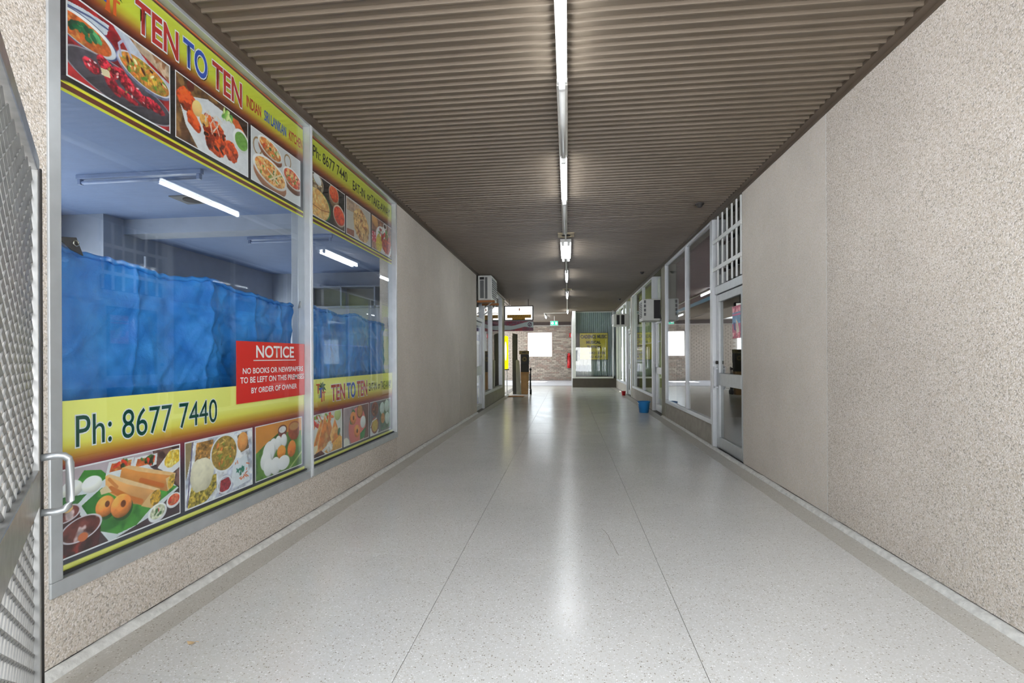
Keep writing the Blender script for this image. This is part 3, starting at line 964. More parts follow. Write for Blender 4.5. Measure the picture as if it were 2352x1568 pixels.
make('grille_rail', MB().box(xd - 0.03, xd - 0.012, 5.74, 6.86, 2.30, 2.345), 'steel', d)
for k, y in enumerate((5.79, 5.94, 6.10, 6.28, 6.46, 6.645, 6.82)):
    box('grille_bar', xd - 0.012, xd + 0.0, y - 0.016, y + 0.016, 2.11, 2.985, 'steel', d)

# door_3 and door_4: further glass doors on the right
def rdoor(name, lab, y0, y1):
    d = thing(name, lab, 'door', kind='structure')
    xd = XR + 0.03
    box('jamb', xd - 0.04, xd + 0.08, y1 - 0.08, y1, 0.0, 2.99, 'alu_white', d)
    box('jamb', xd, xd + 0.08, y0, y0 + 0.06, 0.0, 2.99, 'alu', d)
    box('transom', xd, xd + 0.08, y0 + 0.06, y1 - 0.08, 2.0, 2.08, 'alu', d)
    for a, b in ((y0 + 0.07, y0 + 0.15), (y1 - 0.19, y1 - 0.09)):
        box('stile', xd + 0.012, xd + 0.06, a, b, 0.02, 1.99, 'alu', d)
    for a, b in ((0.02, 0.16), (0.83, 0.97), (1.92, 1.99)):
        box('rail', xd + 0.012, xd + 0.06, y0 + 0.15, y1 - 0.19, a, b, 'alu', d)
    for a, b in ((0.16, 0.83), (0.97, 1.92)):
        box('pane', xd + 0.034, xd + 0.04, y0 + 0.15, y1 - 0.19, a, b, 'glass', d)
    box('pane', xd + 0.05, xd + 0.056, y0 + 0.06, y1 - 0.08, 2.08, 2.99, 'glass', d)
    box('door_handle', xd - 0.03, xd - 0.018, y1 - 0.16, y1 - 0.13, 0.8, 1.1, 'alu_white', d)
    box('door_handle', xd - 0.018, xd + 0.012, y1 - 0.16, y1 - 0.13, 1.05, 1.07, 'alu_white', d)
rdoor('door_3', 'aluminium glass door beyond the rendered pier on the right', 10.46, 11.55)
rdoor('door_4', 'narrow glass door near the far end of the right wall', 15.46, 16.5)

# ================================================================== PRINTED WINDOW BANNERS
XS = -1.999
KS = XS / XL                                 # measured on the wall plane, carried to the film plane behind the glass
def yb(y): return y * KS
def zb(z): return EYE + (z - EYE) * KS
PLS = Plane((XS, 0, 0), (0, 1, 0), (0, 0, 1))

YEL, DRED, BLK = (226, 226, 44), (96, 30, 22), (20, 18, 20)
def sheet(parent, y0, y1, z0, z1, stops, edge=None):
    p = Paint(60, 260, (y1 - y0) / (z1 - z0), YEL, 5)
    z = z1 - p.V * (z1 - z0)
    zs = [s[0] for s in stops]
    for k in range(3):
        p.c[..., k] = np.interp(z, zs, [s[1][k] for s in stops])
    if edge is not None:
        y = y0 + p.U * (y1 - y0)
        m = (np.clip((edge - y) / 0.012 + 0.5, 0, 1) * (z < 2.66) * (z > 2.29))[..., None]
        p.c = p.c * (1 - m) + np.array((24, 14, 30)) * m
    return p.mesh('film_sheet', PLS, yb(y0), yb(y1), zb(z0), zb(z1), 'print', parent, 0.0)

TOP = [(2.25, (206, 212, 48)), (2.262, (206, 212, 48)), (2.263, (92, 36, 22)), (2.284, (92, 36, 22)), (2.285, (230, 222, 40)), (2.296, (230, 222, 40)), (2.297, BLK), (2.64, BLK),
       (2.665, (70, 18, 20)), (2.695, (140, 62, 26)), (2.735, (196, 172, 40)), (2.77, (206, 216, 52)), (2.905, (206, 216, 52)), (2.906, (60, 22, 16)), (2.918, (110, 44, 24)), (2.919, (206, 70, 30)), (2.926, (206, 70, 30)), (2.927, (232, 220, 40)), (2.944, (232, 220, 40)), (2.945, (30, 44, 30)), (2.96, (30, 44, 30))]
BOT = [(0.345, (248, 246, 104)), (0.398, (248, 248, 110)), (0.399, (44, 46, 58)), (0.42, (40, 42, 54)), (0.62, (40, 34, 46)), (0.77, (120, 40, 60)), (0.785, (150, 62, 46)), (0.82, (196, 138, 40)), (0.865, (240, 230, 84)), (0.90, (250, 250, 120)), (1.05, (250, 250, 120))]

def frame_print(p, pl, y0, y1, z0, z1, parent, mat='print', lift=0.0008):
    p.border(0.018, (238, 238, 240))
    return p.mesh('food_photo', pl, yb(y0), yb(y1), zb(z0), zb(z1), mat, parent, lift)

def outlined(txt, y0, y1, z0, z1, mat, parent, bold=0.02, edge=0.035, shadow=True, edge_mat='white_print'):
    if shadow:
        lettering(txt, PLS, yb(y0), yb(y1), zb(z0), zb(z1), 'black_print', parent, 0.0012, bold, 'letter_shadow', xoff=0.008, yoff=-0.008)
    o = lettering(txt, PLS, yb(y0), yb(y1), zb(z0), zb(z1), mat, parent, 0.0024, bold)
    lettering(txt, PLS, yb(y0), yb(y1), zb(z0), zb(z1), edge_mat, parent, 0.0018, bold + edge, 'letter_outline')
    return o

def palm_logo(parent, y0, z0, s):
    """three T letters, a small S and a palm tree"""
    def P(pts): return [(yb(y0) + a * s, zb(z0) + b * s) for a, b in pts]
    def T(a, b, w, h, mat, lift):
        flatpoly('logo_letter', PLS, P([(a + w * 0.36, b), (a + w * 0.66, b), (a + w * 0.66, b + h * 0.84), (a + w, b + h * 0.84), (a + w, b + h), (a, b + h), (a, b + h * 0.84), (a + w * 0.36, b + h * 0.84)]), mat, parent, lift)
    flatpoly('logo_trunk', PLS, P([(0.46, 0.0), (0.62, 0.0), (0.60, 0.35), (0.58, 0.66), (0.52, 0.66), (0.52, 0.35)]), 'orange_print', parent, 0.001)
    for ang, ln in ((150, 0.36), (112, 0.36), (68, 0.38), (28, 0.44), (-12, 0.44), (-46, 0.34), (190, 0.30)):
        a = math.radians(ang)
        c, q = math.cos(a), math.sin(a)
        bx, bz = 0.56, 0.66
        n = (-q, c)
        flatpoly('logo_frond', PLS, P([(bx, bz), (bx + c * ln * 0.5 + n[0] * 0.075, bz + q * ln * 0.5 + n[1] * 0.075 + 0.04), (bx + c * ln, bz + q * ln - 0.05), (bx + c * ln * 0.5 - n[0] * 0.05, bz + q * ln * 0.5 - n[1] * 0.05 + 0.02)]), 'palm_print', parent, 0.0013)
    T(0.0, 0.42, 0.36, 0.46, 'orange_print', 0.0016)
    T(0.26, 0.20, 0.36, 0.48, 'blue_print', 0.0019)
    T(0.58, 0.02, 0.32, 0.46, 'orange_print', 0.0022)
    lettering('S', PLS, yb(y0) + 0.22 * s, yb(y0) + 0.34 * s, zb(z0) + 0.20 * s, zb(z0) + 0.36 * s, 'blue_print', parent, 0.0025, 0.0, 'logo_letter')

# ---------------------------------------------------------------- food photographs
R_, O_, G_, W_, Y_ = (188, 40, 30), (222, 112, 40), (70, 120, 50), (232, 234, 234), (226, 180, 60)
def curry(p, cx, cy, rx, ry, ang, rim, fill, fill2, herb=14, seed=1, side=None):
    if side is not None:
        p.ell(cx, cy + ry * 0.55, rx * 0.96, ry * 0.95, side, ang, shade=0.7)
    p.ell(cx, cy, rx, ry, rim, ang, shade=0.35)
    p.ell(cx, cy, rx * 0.88, ry * 0.84, fill, ang, tex=0.35, ts=16, col2=fill2, thr=0.56, shade=0.3)
    p.bits(herb, cx, cy, rx * 0.7, ry * 0.62, 0.022, [(90, 140, 50), (40, 92, 40), (226, 190, 110), (196, 60, 30), (236, 200, 150)], seed=seed)

def ph_red_table():
    p = Paint(200, 170, 1.55, (172, 30, 34), 11)
    p.put(np.ones_like(p.U), (176, 30, 34), 0.35, 6, (126, 18, 28), 0.55)
    p.poly([(0, 0.12), (0.14, 0.08), (0.36, 0.06), (0.34, 0.2), (0.2, 0.3), (0, 0.3)], (206, 216, 226), 0.1)
    p.line([(0, 0.17), (0.2, 0.12), (0.35, 0.12)], 0.012, (70, 80, 130))
    p.poly([(0.4, 0), (1, 0), (1, 0.26), (0.78, 0.16), (0.5, 0.06)], (200, 170, 140), 0.3, 7, (150, 96, 60), 0.6)
    p.poly([(0.38, 0), (0.52, 0), (0.75, 0.2), (1.0, 0.28), (1, 0.52), (0.8, 0.42), (0.55, 0.22)], (196, 204, 220), 0.12)
    p.ell(0.15, 0.36, 0.45, 0.19, (214, 220, 226), 4, shade=0.5)
    p.ring(0.15, 0.36, 0.44, 0.185, 0.006, (60, 70, 110), 4)
    p.ell(0.13, 0.37, 0.39, 0.15, (196, 84, 34), 4, tex=0.3, col2=(214, 130, 60), thr=0.6, shade=0.3)
    p.bits(26, 0.15, 0.35, 0.2, 0.07, 0.035, [(24, 86, 50), (16, 60, 40), (70, 150, 90)], seed=2)
    p.ell(0.5, 0.76, 0.82, 0.25, (58, 54, 62), 3, tex=0.25, ts=8, shade=0.5)
    p.ring(0.5, 0.76, 0.81, 0.245, 0.005, (150, 140, 150), 3)
    for cx, cy, a, b, g in ((0.33, 0.6, 0.15, 0.09, 20), (0.21, 0.71, 0.12, 0.085, 0), (0.52, 0.64, 0.2, 0.09, 30), (0.39, 0.78, 0.16, 0.08, 40), (0.63, 0.72, 0.2, 0.08, 25), (0.8, 0.74, 0.2, 0.075, 8), (0.52, 0.82, 0.2, 0.05, 10)):
        p.ell(cx, cy, a, b, (172, 30, 44), g, tex=0.5, ts=20, col2=(90, 16, 26), thr=0.52, shade=0.8, wob=0.25)
    p.bits(14, 0.5, 0.7, 0.55, 0.1, 0.014, [(236, 190, 190), (210, 120, 120), (140, 120, 50)], seed=3)
    p.poly([(0.28, 0.66), (0.36, 0.64), (0.37, 0.72), (0.3, 0.74)], (222, 206, 160))
    p.ell(0.72, 0.4, 0.46, 0.2, (120, 126, 160), 6, tex=0.3, shade=0.7)
    p.ell(0.72, 0.38, 0.42, 0.165, (206, 122, 46), 6, tex=0.35, ts=18, col2=(150, 130, 44), thr=0.53, shade=0.2)
    p.ring(0.72, 0.38, 0.43, 0.17, 0.006, (220, 216, 226), 6)
    p.bits(34, 0.72, 0.38, 0.34, 0.12, 0.024, [(84, 130, 40), (230, 170, 60), (226, 100, 40), (70, 30, 20), (246, 220, 160)], seed=4)
    p.line([(0.47, 0.34), (0.45, 0.2), (0.49, 0.12), (0.54, 0.2), (0.57, 0.27)], 0.016, (176, 176, 206))
    return p

def ph_tandoori():
    p = Paint(160, 150, 1.65, (120, 84, 44), 12)
    p.put(np.ones_like(p.U), (126, 88, 46), 0.4, 5, (84, 52, 32), 0.5)
    p.poly([(0.55, 0), (1, 0), (1, 0.3), (0.7, 0.1)], (56, 36, 28), 0.4)
    p.poly([(0.05, 0.42), (0.12, 0.28), (0.4, 0.1), (0.62, 0.12), (1, 0.35), (1, 1), (0.28, 1), (0.12, 0.72)], (222, 224, 226), 0.05)
    p.poly([(0.72, 0.1), (0.84, 0.1), (1, 0.32), (0.97, 0.36), (0.82, 0.3)], (226, 92, 40), 0.2)
    p.bits(10, 0.66, 0.16, 0.12, 0.1, 0.05, [(120, 176, 60), (84, 150, 60), (196, 214, 130)], seed=4)
    for cx, cy, a, b, g in ((0.14, 0.34, 0.2, 0.17, 30), (0.22, 0.6, 0.17, 0.11, 35), (0.5, 0.66, 0.3, 0.25, 60), (0.73, 0.72, 0.18, 0.17, 30), (0.44, 0.44, 0.16, 0.1, 20)):
        p.ell(cx, cy, a, b, (206, 66, 22), g, tex=0.4, ts=12, col2=(120, 32, 16), thr=0.58, shade=0.7, wob=0.2)
    p.ell(0.26, 0.36, 0.1, 0.13, (240, 190, 110), 20, shade=0.3)
    p.ell(0.35, 0.48, 0.1, 0.09, (226, 160, 70), 20, tex=0.3, shade=0.3)
    p.ell(0.18, 0.08, 0.07, 0.09, (92, 24, 18), 20, tex=0.3)
    p.bits(12, 0.5, 0.64, 0.3, 0.2, 0.03, [(50, 18, 14), (80, 24, 16)], seed=9)
    rg = random.Random(5)
    for k in range(16):
        x, y = 0.38 + rg.random() * 0.2, 0.26 + rg.random() * 0.2
        p.line([(x, y), (x + rg.uniform(-0.06, 0.08), y + rg.uniform(0.05, 0.17))], 0.008, (232, 214, 190))
    p.ell(0.88, 0.42, 0.21, 0.2, (226, 230, 226), 8, shade=0.3)
    p.ell(0.89, 0.42, 0.17, 0.155, (104, 160, 60), 8, tex=0.15, ts=20)
    return p

def ph_three_bowls():
    p = Paint(130, 150, 1.5, (214, 216, 216), 13)
    p.ring(0.12, 0.3, 0.11, 0.15, 0.012, (150, 110, 60))
    p.ring(0.71, 0.2, 0.1, 0.13, 0.012, (150, 110, 60))
    curry(p, 0.36, 0.2, 0.36, 0.17, 12, (228, 228, 226), (214, 116, 44), (236, 190, 130), 22, 2, (130, 70, 44))
    curry(p, 0.82, 0.5, 0.33, 0.2, 12, (226, 226, 222), (206, 66, 36), (226, 140, 90), 22, 3, (110, 64, 40))
    curry(p, 0.36, 0.66, 0.5, 0.25, 10, (230, 230, 226), (218, 124, 48), (236, 180, 110), 34, 4, (150, 96, 66))
    for q in ((0.46, 0.5, 0.42, 0.82), (0.56, 0.58, 0.34, 0.8), (0.3, 0.62, 0.52, 0.78)):
        p.line([(q[0], q[1]), (q[2], q[3])], 0.016, (240, 222, 176))
    return p

def ph_black_bowls():
    p = Paint(110, 130, 1.55, (22, 20, 22), 14)
    curry(p, 0.2, 0.22, 0.26, 0.22, 0, (150, 136, 116), (110, 84, 60), (190, 170, 130), 4, 2)
    p.ell(0.2, 0.12, 0.17, 0.11, (228, 232, 234), 20, shade=0.2)
    curry(p, 0.66, 0.2, 0.24, 0.22, 20, (170, 150, 120), (214, 66, 30), (226, 90, 40), 0, 3, (120, 90, 60))
    p.ell(0.2, 0.7, 0.56, 0.36, (30, 110, 40))
    p.ell(0.18, 0.7, 0.54, 0.36, (222, 160, 84), 0, tex=0.2, col2=(240, 196, 120), thr=0.5, shade=0.2)
    p.line([(0.0, 0.74), (0.3, 0.78), (0.52, 0.72)], 0.01, (150, 84, 40))
    curry(p, 0.82, 0.66, 0.3, 0.26, 20, (190, 170, 150), (206, 52, 26), (226, 74, 36), 0, 4, (60, 40, 30))
    return p

def ph_naan():
    p = Paint(90, 120, 1.5, (196, 190, 178), 15)
    p.poly([(0, 0.05), (0.5, 0.05), (0.5, 0.3), (0, 0.35)], (196, 160, 130), 0.3, 9)
    p.poly([(0, 0.84), (0.3, 0.8), (0.3, 1), (0, 1)], (140, 70, 50), 0.2)
    p.ell(0.6, 0.55, 0.5, 0.42, (206, 160, 96), 30, tex=0.35, ts=9, col2=(150, 84, 44), thr=0.62, wob=0.12, shade=0.3)
    p.bits(24, 0.6, 0.5, 0.45, 0.34, 0.018, [(90, 60, 30), (110, 70, 30), (236, 200, 140)], seed=6)
    return p

def ph_rice_plate():
    p = Paint(80, 110, 1.45, (150, 96, 70), 16)
    p.put(np.ones_like(p.U), (150, 96, 70), 0.4, 6, (90, 60, 50), 0.6)
    p.ell(0.14, 0.12, 0.25, 0.16, (214, 150, 80), 20, shade=0.3)
    p.ell(0.1, 0.62, 0.25, 0.16, (206, 40, 60), 0, col2=(240, 220, 220), thr=0.6, ts=22)
    p.ell(0.6, 0.62, 0.6, 0.42, (228, 228, 224), 20, shade=0.3)
    p.ell(0.36, 0.72, 0.22, 0.3, (214, 186, 40), 20, tex=0.2, ts=20)
    p.ell(0.72, 0.62, 0.36, 0.32, (206, 70, 30), 20, tex=0.4, col2=(160, 30, 24), thr=0.5, wob=0.2)
    p.bits(26, 0.6, 0.36, 0.34, 0.18, 0.05, [(70, 130, 50), (206, 50, 44), (236, 232, 220), (160, 40, 40)], seed=7)
    p.ell(0.66, 0.1, 0.13, 0.1, (236, 236, 232))
    p.ell(0.66, 0.1, 0.09, 0.065, (60, 24, 24))
    return p

def ph_dosa():
    p = Paint(250, 200, 1.72, (60, 46, 52), 21)
    p.put(np.ones_like(p.U), (58, 44, 50), 0.2, 4)
    p.poly([(0, 0), (0.9, 0), (0.6, 0.16), (0.36, 0.2), (0.2, 0.5), (0, 0.55)], (182, 166, 174), 0.12, 5)
    p.poly([(0.72, 0), (1, 0), (1, 0.62), (0.8, 0.4)], (112, 78, 70), 0.35, 10, (70, 46, 44), 0.52)
    p.poly([(0.0, 0.28), (0.36, 0.16), (0.62, 0.1), (0.98, 0.62), (0.7, 0.88), (0.36, 1.0), (0.28, 0.8)], (214, 222, 226), 0.05)
    p.poly([(0.13, 0.17), (0.18, 0.06), (0.3, 0.1), (0.36, 0.2), (0.2, 0.32)], (62, 140, 50), 0.15)
    p.poly([(0.0, 0.3), (0.2, 0.34), (0.14, 0.42), (0.0, 0.46)], (44, 110, 44), 0.2)
    p.poly([(0.16, 0.46), (0.3, 0.32), (0.6, 0.3), (0.97, 0.6), (0.7, 0.78), (0.58, 0.92), (0.42, 0.94), (0.28, 0.82)], (66, 146, 50), 0.22, 5, (40, 112, 40), 0.6)
    p.ell(0.1, 0.235, 0.125, 0.095, (222, 222, 212), 0, shade=0.55)
    p.ell(0.235, 0.245, 0.125, 0.098, (230, 230, 222), 0, shade=0.5)
    for cx, cy, w in ((0.46, 0.1, 0.2), (0.67, 0.12, 0.18)):
        p.poly([(cx - 0.13, cy + 0.1), (cx - 0.1, cy - 0.07), (cx + 0.1, cy - 0.06), (cx + 0.09, cy + 0.09)], (226, 228, 228), 0.05)
        p.poly([(cx - 0.1, cy + 0.06), (cx - 0.08, cy - 0.04), (cx + 0.08, cy - 0.035), (cx + 0.07, cy + 0.055)], (206, 92, 44), 0.3, 14, (226, 150, 70), 0.55)
        p.bits(8, cx, cy, 0.1, 0.04, 0.03, [(60, 100, 40), (206, 50, 30), (40, 50, 30)], seed=int(cx * 100))
    p.poly([(0.77, 0.26), (0.9, 0.06), (1, 0.06), (1, 0.32), (0.9, 0.4)], (232, 232, 232), 0.04)
    p.ell(0.92, 0.18, 0.16, 0.11, (236, 190, 50), -20, tex=0.25, ts=24, col2=(250, 220, 110), thr=0.55, wob=0.2)
    # dosa rolls
    p.poly([(0.46, 0.14), (0.52, 0.13), (0.95, 0.4), (0.93, 0.55), (0.86, 0.62), (0.55, 0.38), (0.44, 0.27)], (226, 140, 62), 0.08, 6, grad=(0.7, -1.2, 1.0))
    p.poly([(0.47, 0.14), (0.52, 0.13), (0.95, 0.4), (0.94, 0.44), (0.6, 0.24)], (238, 186, 120), 0.06)
    p.line([(0.62, 0.36), (0.82, 0.52)], 0.03, (206, 100, 36))
    p.poly([(0.85, 0.44), (0.95, 0.4), (0.93, 0.56), (0.87, 0.62)], (226, 190, 130))
    p.ell(0.905, 0.5, 0.055, 0.1, (206, 160, 50), 15, tex=0.4, ts=24, col2=(120, 110, 40), thr=0.6)
    p.poly([(0.33, 0.19), (0.36, 0.18), (0.79, 0.55), (0.8, 0.64), (0.72, 0.77), (0.6, 0.67), (0.5, 0.6), (0.33, 0.36)], (228, 158, 88), 0.08, 5, grad=(0.6, -1.3, 0.9))
    p.poly([(0.34, 0.19), (0.37, 0.185), (0.79, 0.55), (0.78, 0.58), (0.5, 0.36)], (240, 198, 140), 0.05)
    p.line([(0.37, 0.36), (0.52, 0.55), (0.62, 0.64)], 0.035, (210, 112, 44))
    p.line([(0.36, 0.24), (0.42, 0.36)], 0.02, (216, 128, 60))
    p.poly([(0.29, 0.34), (0.34, 0.3), (0.38, 0.4), (0.3, 0.4)], (226, 200, 150))
    p.poly([(0.7, 0.58), (0.79, 0.54), (0.8, 0.66), (0.72, 0.78), (0.62, 0.7)], (222, 176, 110))
    p.ell(0.752, 0.655, 0.085, 0.105, (214, 160, 44), 25, tex=0.4, ts=26, col2=(130, 100, 34), thr=0.58)
    # vadas
    for cx, cy, q in ((0.33, 0.55, 0.125), (0.455, 0.61, 0.145)):
        p.ell(cx + 0.01, cy + 0.04, q * 1.0, q * 0.98, (30, 70, 30))
        p.ell(cx, cy, q, q, (196, 108, 46), 0, tex=0.18, ts=12, shade=1.15)
        p.ell(cx + 0.015, cy - 0.02, q * 0.25, q * 0.3, (110, 52, 24), 0)
    for cx, cy, q, f, f2 in ((0.93, 0.775, 0.13, (206, 54, 34), (230, 110, 70)), (0.77, 0.865, 0.155, (190, 196, 160), (226, 226, 200))):
        p.ell(cx, cy, q, q * 0.78, (236, 236, 238), -12, shade=0.25)
        p.ell(cx, cy - 0.01, q * 0.8, q * 0.58, f, -12, tex=0.3, ts=26, col2=f2, thr=0.55)
    p.bits(5, 0.77, 0.86, 0.06, 0.04, 0.02, [(60, 100, 50), (190, 40, 60)], seed=8)
    # cola glasses
    for cx, cy, q in ((0.06, 0.5, 0.16), (0.16, 0.72, 0.24)):
        p.poly([(cx - q / 1.72, cy), (cx + q / 1.72, cy), (cx + q * 0.82 / 1.72, cy + q * 1.45), (cx - q * 0.82 / 1.72, cy + q * 1.45)], (58, 20, 22), 0.6, 7, (120, 34, 26), 0.62)
        p.ell(cx, cy, q, q * 0.55, (92, 40, 36), -8, tex=0.5, ts=8, col2=(186, 160, 160), thr=0.68)
        p.ring(cx, cy, q, q * 0.55, 0.007, (214, 206, 216), -8)
    p.ell(0.07, 0.44, 0.06, 0.05, (236, 190, 120))
    p.ell(0.17, 0.82, 0.06, 0.05, (206, 100, 50))
    return p

def ph_thali():
    p = Paint(150, 180, 1.58, (196, 200, 216), 22)
    p.put(np.ones_like(p.U), (190, 196, 214), 0.35, 7, (236, 238, 244), 0.5)
    p.poly([(0, 0), (0.12, 0), (0.03, 0.5), (0, 0.6)], (150, 130, 90), 0.1)
    p.line([(0.1, 0.0), (0.03, 0.95)], 0.012, (96, 90, 130))
    p.poly([(0.15, 0.05), (0.38, 0.05), (0.35, 0.32), (0.3, 0.36), (0.12, 0.38)], (140, 100, 50), 0.5, 22, (190, 130, 60), 0.55)
    p.ell(0.54, 0.31, 0.33, 0.3, (236, 240, 246))
    p.ell(0.54, 0.31, 0.3, 0.275, (176, 138, 60), 0, tex=0.3, ts=24, col2=(150, 120, 50), thr=0.5)
    p.bits(26, 0.54, 0.3, 0.26, 0.22, 0.026, [(196, 160, 80), (120, 130, 50), (206, 110, 50)], seed=5)
    p.poly([(0.74, 0.08), (0.9, 0.04), (0.94, 0.34), (0.8, 0.38), (0.76, 0.26)], (110, 84, 60), 0.3, 10)
    p.ell(0.83, 0.2, 0.14, 0.16, (218, 140, 70), 10, tex=0.12, shade=0.5)
    p.poly([(0.68, 0.5), (0.9, 0.44), (0.95, 0.9), (0.72, 0.94), (0.64, 0.8)], (226, 234, 240), 0.05)
    rg = random.Random(2)
    for k in range(14):
        x, y = 0.78 + rg.uniform(-0.08, 0.12), 0.66 + rg.uniform(-0.12, 0.18)
        p.line([(x, y), (x + rg.uniform(-0.05, 0.08), y + rg.uniform(-0.06, 0.06))], 0.01, (232, 112, 64))
    p.bits(6, 0.79, 0.68, 0.08, 0.07, 0.03, [(20, 104, 80), (30, 120, 90)], seed=3)
    p.poly([(0.04, 0.9), (0.1, 0.6), (0.42, 0.6), (0.42, 0.82), (0.28, 0.97), (0.04, 1.0)], (186, 160, 60), 0.5, 24, (120, 110, 40), 0.58)
    p.ell(0.22, 0.54, 0.25, 0.26, (214, 206, 176), 25, tex=0.1, ts=8, shade=0.3, wob=0.1)
    p.poly([(0.48, 0.74), (0.6, 0.72), (0.64, 0.84), (0.6, 0.92), (0.46, 0.94)], (150, 40, 50), 0.4, 20)
    p.ring(0.54, 0.82, 0.17, 0.13, 0.008, (240, 242, 248))
    return p

def ph_idli():
    p = Paint(120, 150, 1.5, (222, 140, 56), 23)
    p.put(np.ones_like(p.U), (222, 140, 56), 0.06, 3)
    p.poly([(0, 0.5), (0.2, 0.36), (0.45, 0.22), (0.98, 0.28), (1, 1), (0, 1)], (84, 132, 44), 0.2, 6, (60, 104, 40), 0.6)
    p.line([(0.7, 0.98), (1.0, 0.72)], 0.02, (170, 190, 110))
    p.poly([(0.45, 0.18), (0.64, 0.18), (0.62, 0.36), (0.47, 0.38)], (120, 44, 30), 0.2)
    p.ell(0.545, 0.17, 0.145, 0.09, (96, 34, 26))
    p.ell(0.545, 0.17, 0.115, 0.065, (228, 228, 226), tex=0.1)
    p.poly([(0.68, 0.16), (0.93, 0.16), (0.93, 0.34), (0.86, 0.44), (0.74, 0.42), (0.67, 0.3)], (150, 62, 34), 0.15, grad=(1, 0, -0.8))
    p.ell(0.805, 0.155, 0.19, 0.1, (170, 84, 50))
    p.ell(0.805, 0.16, 0.16, 0.075, (196, 140, 84))
    for cx, cy, a, b, g in ((0.34, 0.44, 0.12, 0.15, 20), (0.45, 0.4, 0.1, 0.13, 10), (0.57, 0.38, 0.1, 0.12, 0), (0.26, 0.52, 0.17, 0.2, 30), (0.2, 0.66, 0.15, 0.18, 25), (0.25, 0.8, 0.14, 0.16, 10), (0.39, 0.82, 0.16, 0.16, 0)):
        p.ell(cx + 0.01, cy + 0.02, a, b, (170, 176, 176), g)
        p.ell(cx, cy, a, b, (234, 236, 236), g, shade=0.18)
    p.ell(0.52, 0.6, 0.14, 0.13, (228, 132, 44), 10, tex=0.15, shade=0.6)
    p.ell(0.75, 0.6, 0.145, 0.165, (214, 106, 38), 10, tex=0.2, shade=0.6)
    p.ell(0.565, 0.82, 0.2, 0.14, (240, 242, 244), 0, shade=0.12)
    return p

def ph_samosa():
    p = Paint(100, 140, 1.5, (226, 226, 220), 24)
    p.bits(40, 0.3, 0.14, 0.5, 0.16, 0.06, [(206, 50, 40), (120, 170, 60), (240, 236, 220), (226, 120, 60)], seed=2)
    p.ell(0.84, 0.12, 0.17, 0.14, (176, 190, 110), shade=0.3)
    for a, b, c in (((0.0, 0.86), (0.3, 0.14), (0.42, 0.7)), ((0.3, 0.8), (0.55, 0.08), (0.7, 0.6)), ((0.5, 0.8), (0.74, 0.2), (0.98, 0.75)), ((0.1, 0.98), (0.42, 0.04), (0.62, 0.72))):
        p.poly([a, b, c], (218, 120, 44), 0.25, 6, (236, 170, 90), 0.6, grad=(1.2, 0.4, -0.7))
        p.line([a, b], 0.014, (244, 206, 140))
    p.poly([(0.4, 0.92), (0.9, 0.66), (1, 0.7), (1, 1), (0.5, 1)], (226, 160, 60), 0.15, grad=(0, 1, -0.6))
    p.ell(0.88, 0.55, 0.06, 0.1, (40, 96, 50), 30)
    p.poly([(0, 0.92), (0.3, 0.86), (0.44, 1), (0, 1)], (110, 46, 34), 0.5, 14, (60, 20, 20), 0.5)
    p.ell(0.56, 0.84, 0.15, 0.13, (232, 230, 220), 0, tex=0.3, ts=18, wob=0.3)
    p.ell(0.1, 0.8, 0.16, 0.08, (240, 226, 180), -20)
    return p

def ph_vada():
    p = Paint(90, 130, 1.6, (150, 130, 138), 25)
    p.put(np.ones_like(p.U), (160, 140, 148), 0.2, 3)
    p.poly([(0.68, 0), (1, 0), (1, 1), (0.8, 1)], (104, 60, 56), 0.15)
    p.ell(0.52, 0.58, 0.52, 0.55, (226, 112, 106), 60, shade=0.2)
    p.poly([(0.22, 0.3), (0.34, 0.08), (0.44, 0.14), (0.36, 0.5), (0.24, 0.46)], (40, 96, 50), 0.15)
    p.poly([(0.62, 0.8), (0.86, 0.66), (0.8, 0.94), (0.62, 0.98)], (50, 140, 70), 0.15)
    for cx, cy in ((0.36, 0.32), (0.5, 0.7)):
        p.ell(cx, cy, 0.19, 0.17, (222, 124, 64), 30, tex=0.15, shade=0.6)
        p.ell(cx + 0.01, cy, 0.05, 0.06, (80, 36, 24))
    p.ell(0.62, 0.18, 0.2, 0.19, (110, 62, 36))
    p.ell(0.62, 0.17, 0.17, 0.16, (204, 138, 70), 0, tex=0.1)
    p.ell(0.75, 0.5, 0.18, 0.17, (226, 232, 230), 0, shade=0.2)
    p.ell(0.1, 0.95, 0.2, 0.16, (236, 236, 220), 30)
    return p

def ph_idli_small():
    p = Paint(80, 120, 1.5, (84, 84, 96), 26)
    p.put(np.ones_like(p.U), (84, 84, 96), 0.25, 4)
    p.poly([(0.0, 0.75), (0.4, 0.88), (0.35, 1), (0, 1)], (226, 228, 230))
    p.poly([(0.4, 0.1), (1, 0.1), (1, 0.9), (0.5, 0.95)], (52, 96, 66), 0.3, 6, (40, 60, 60), 0.6)
    for cx, cy in ((0.57, 0.26), (0.8, 0.22), (0.82, 0.62)):
        p.ell(cx, cy, 0.17, 0.19, (196, 214, 214), 0, tex=0.1, shade=0.25, wob=0.1)
    p.ell(0.6, 0.58, 0.14, 0.16, (196, 116, 50), 0, tex=0.2)
    p.ell(0.22, 0.24, 0.23, 0.22, (120, 44, 32), 0, shade=0.4)
    p.ell(0.22, 0.24, 0.18, 0.17, (90, 40, 30), 0, tex=0.5, ts=8, col2=(176, 90, 50), thr=0.6)
    p.ell(0.22, 0.72, 0.25, 0.24, (140, 54, 36), 0, shade=0.4)
    p.ell(0.22, 0.72, 0.2, 0.185, (206, 168, 50), 0, tex=0.15)
    p.line([(0.02, 0.72), (0.1, 0.58), (0.3, 0.52)], 0.018, (232, 234, 234))
    return p

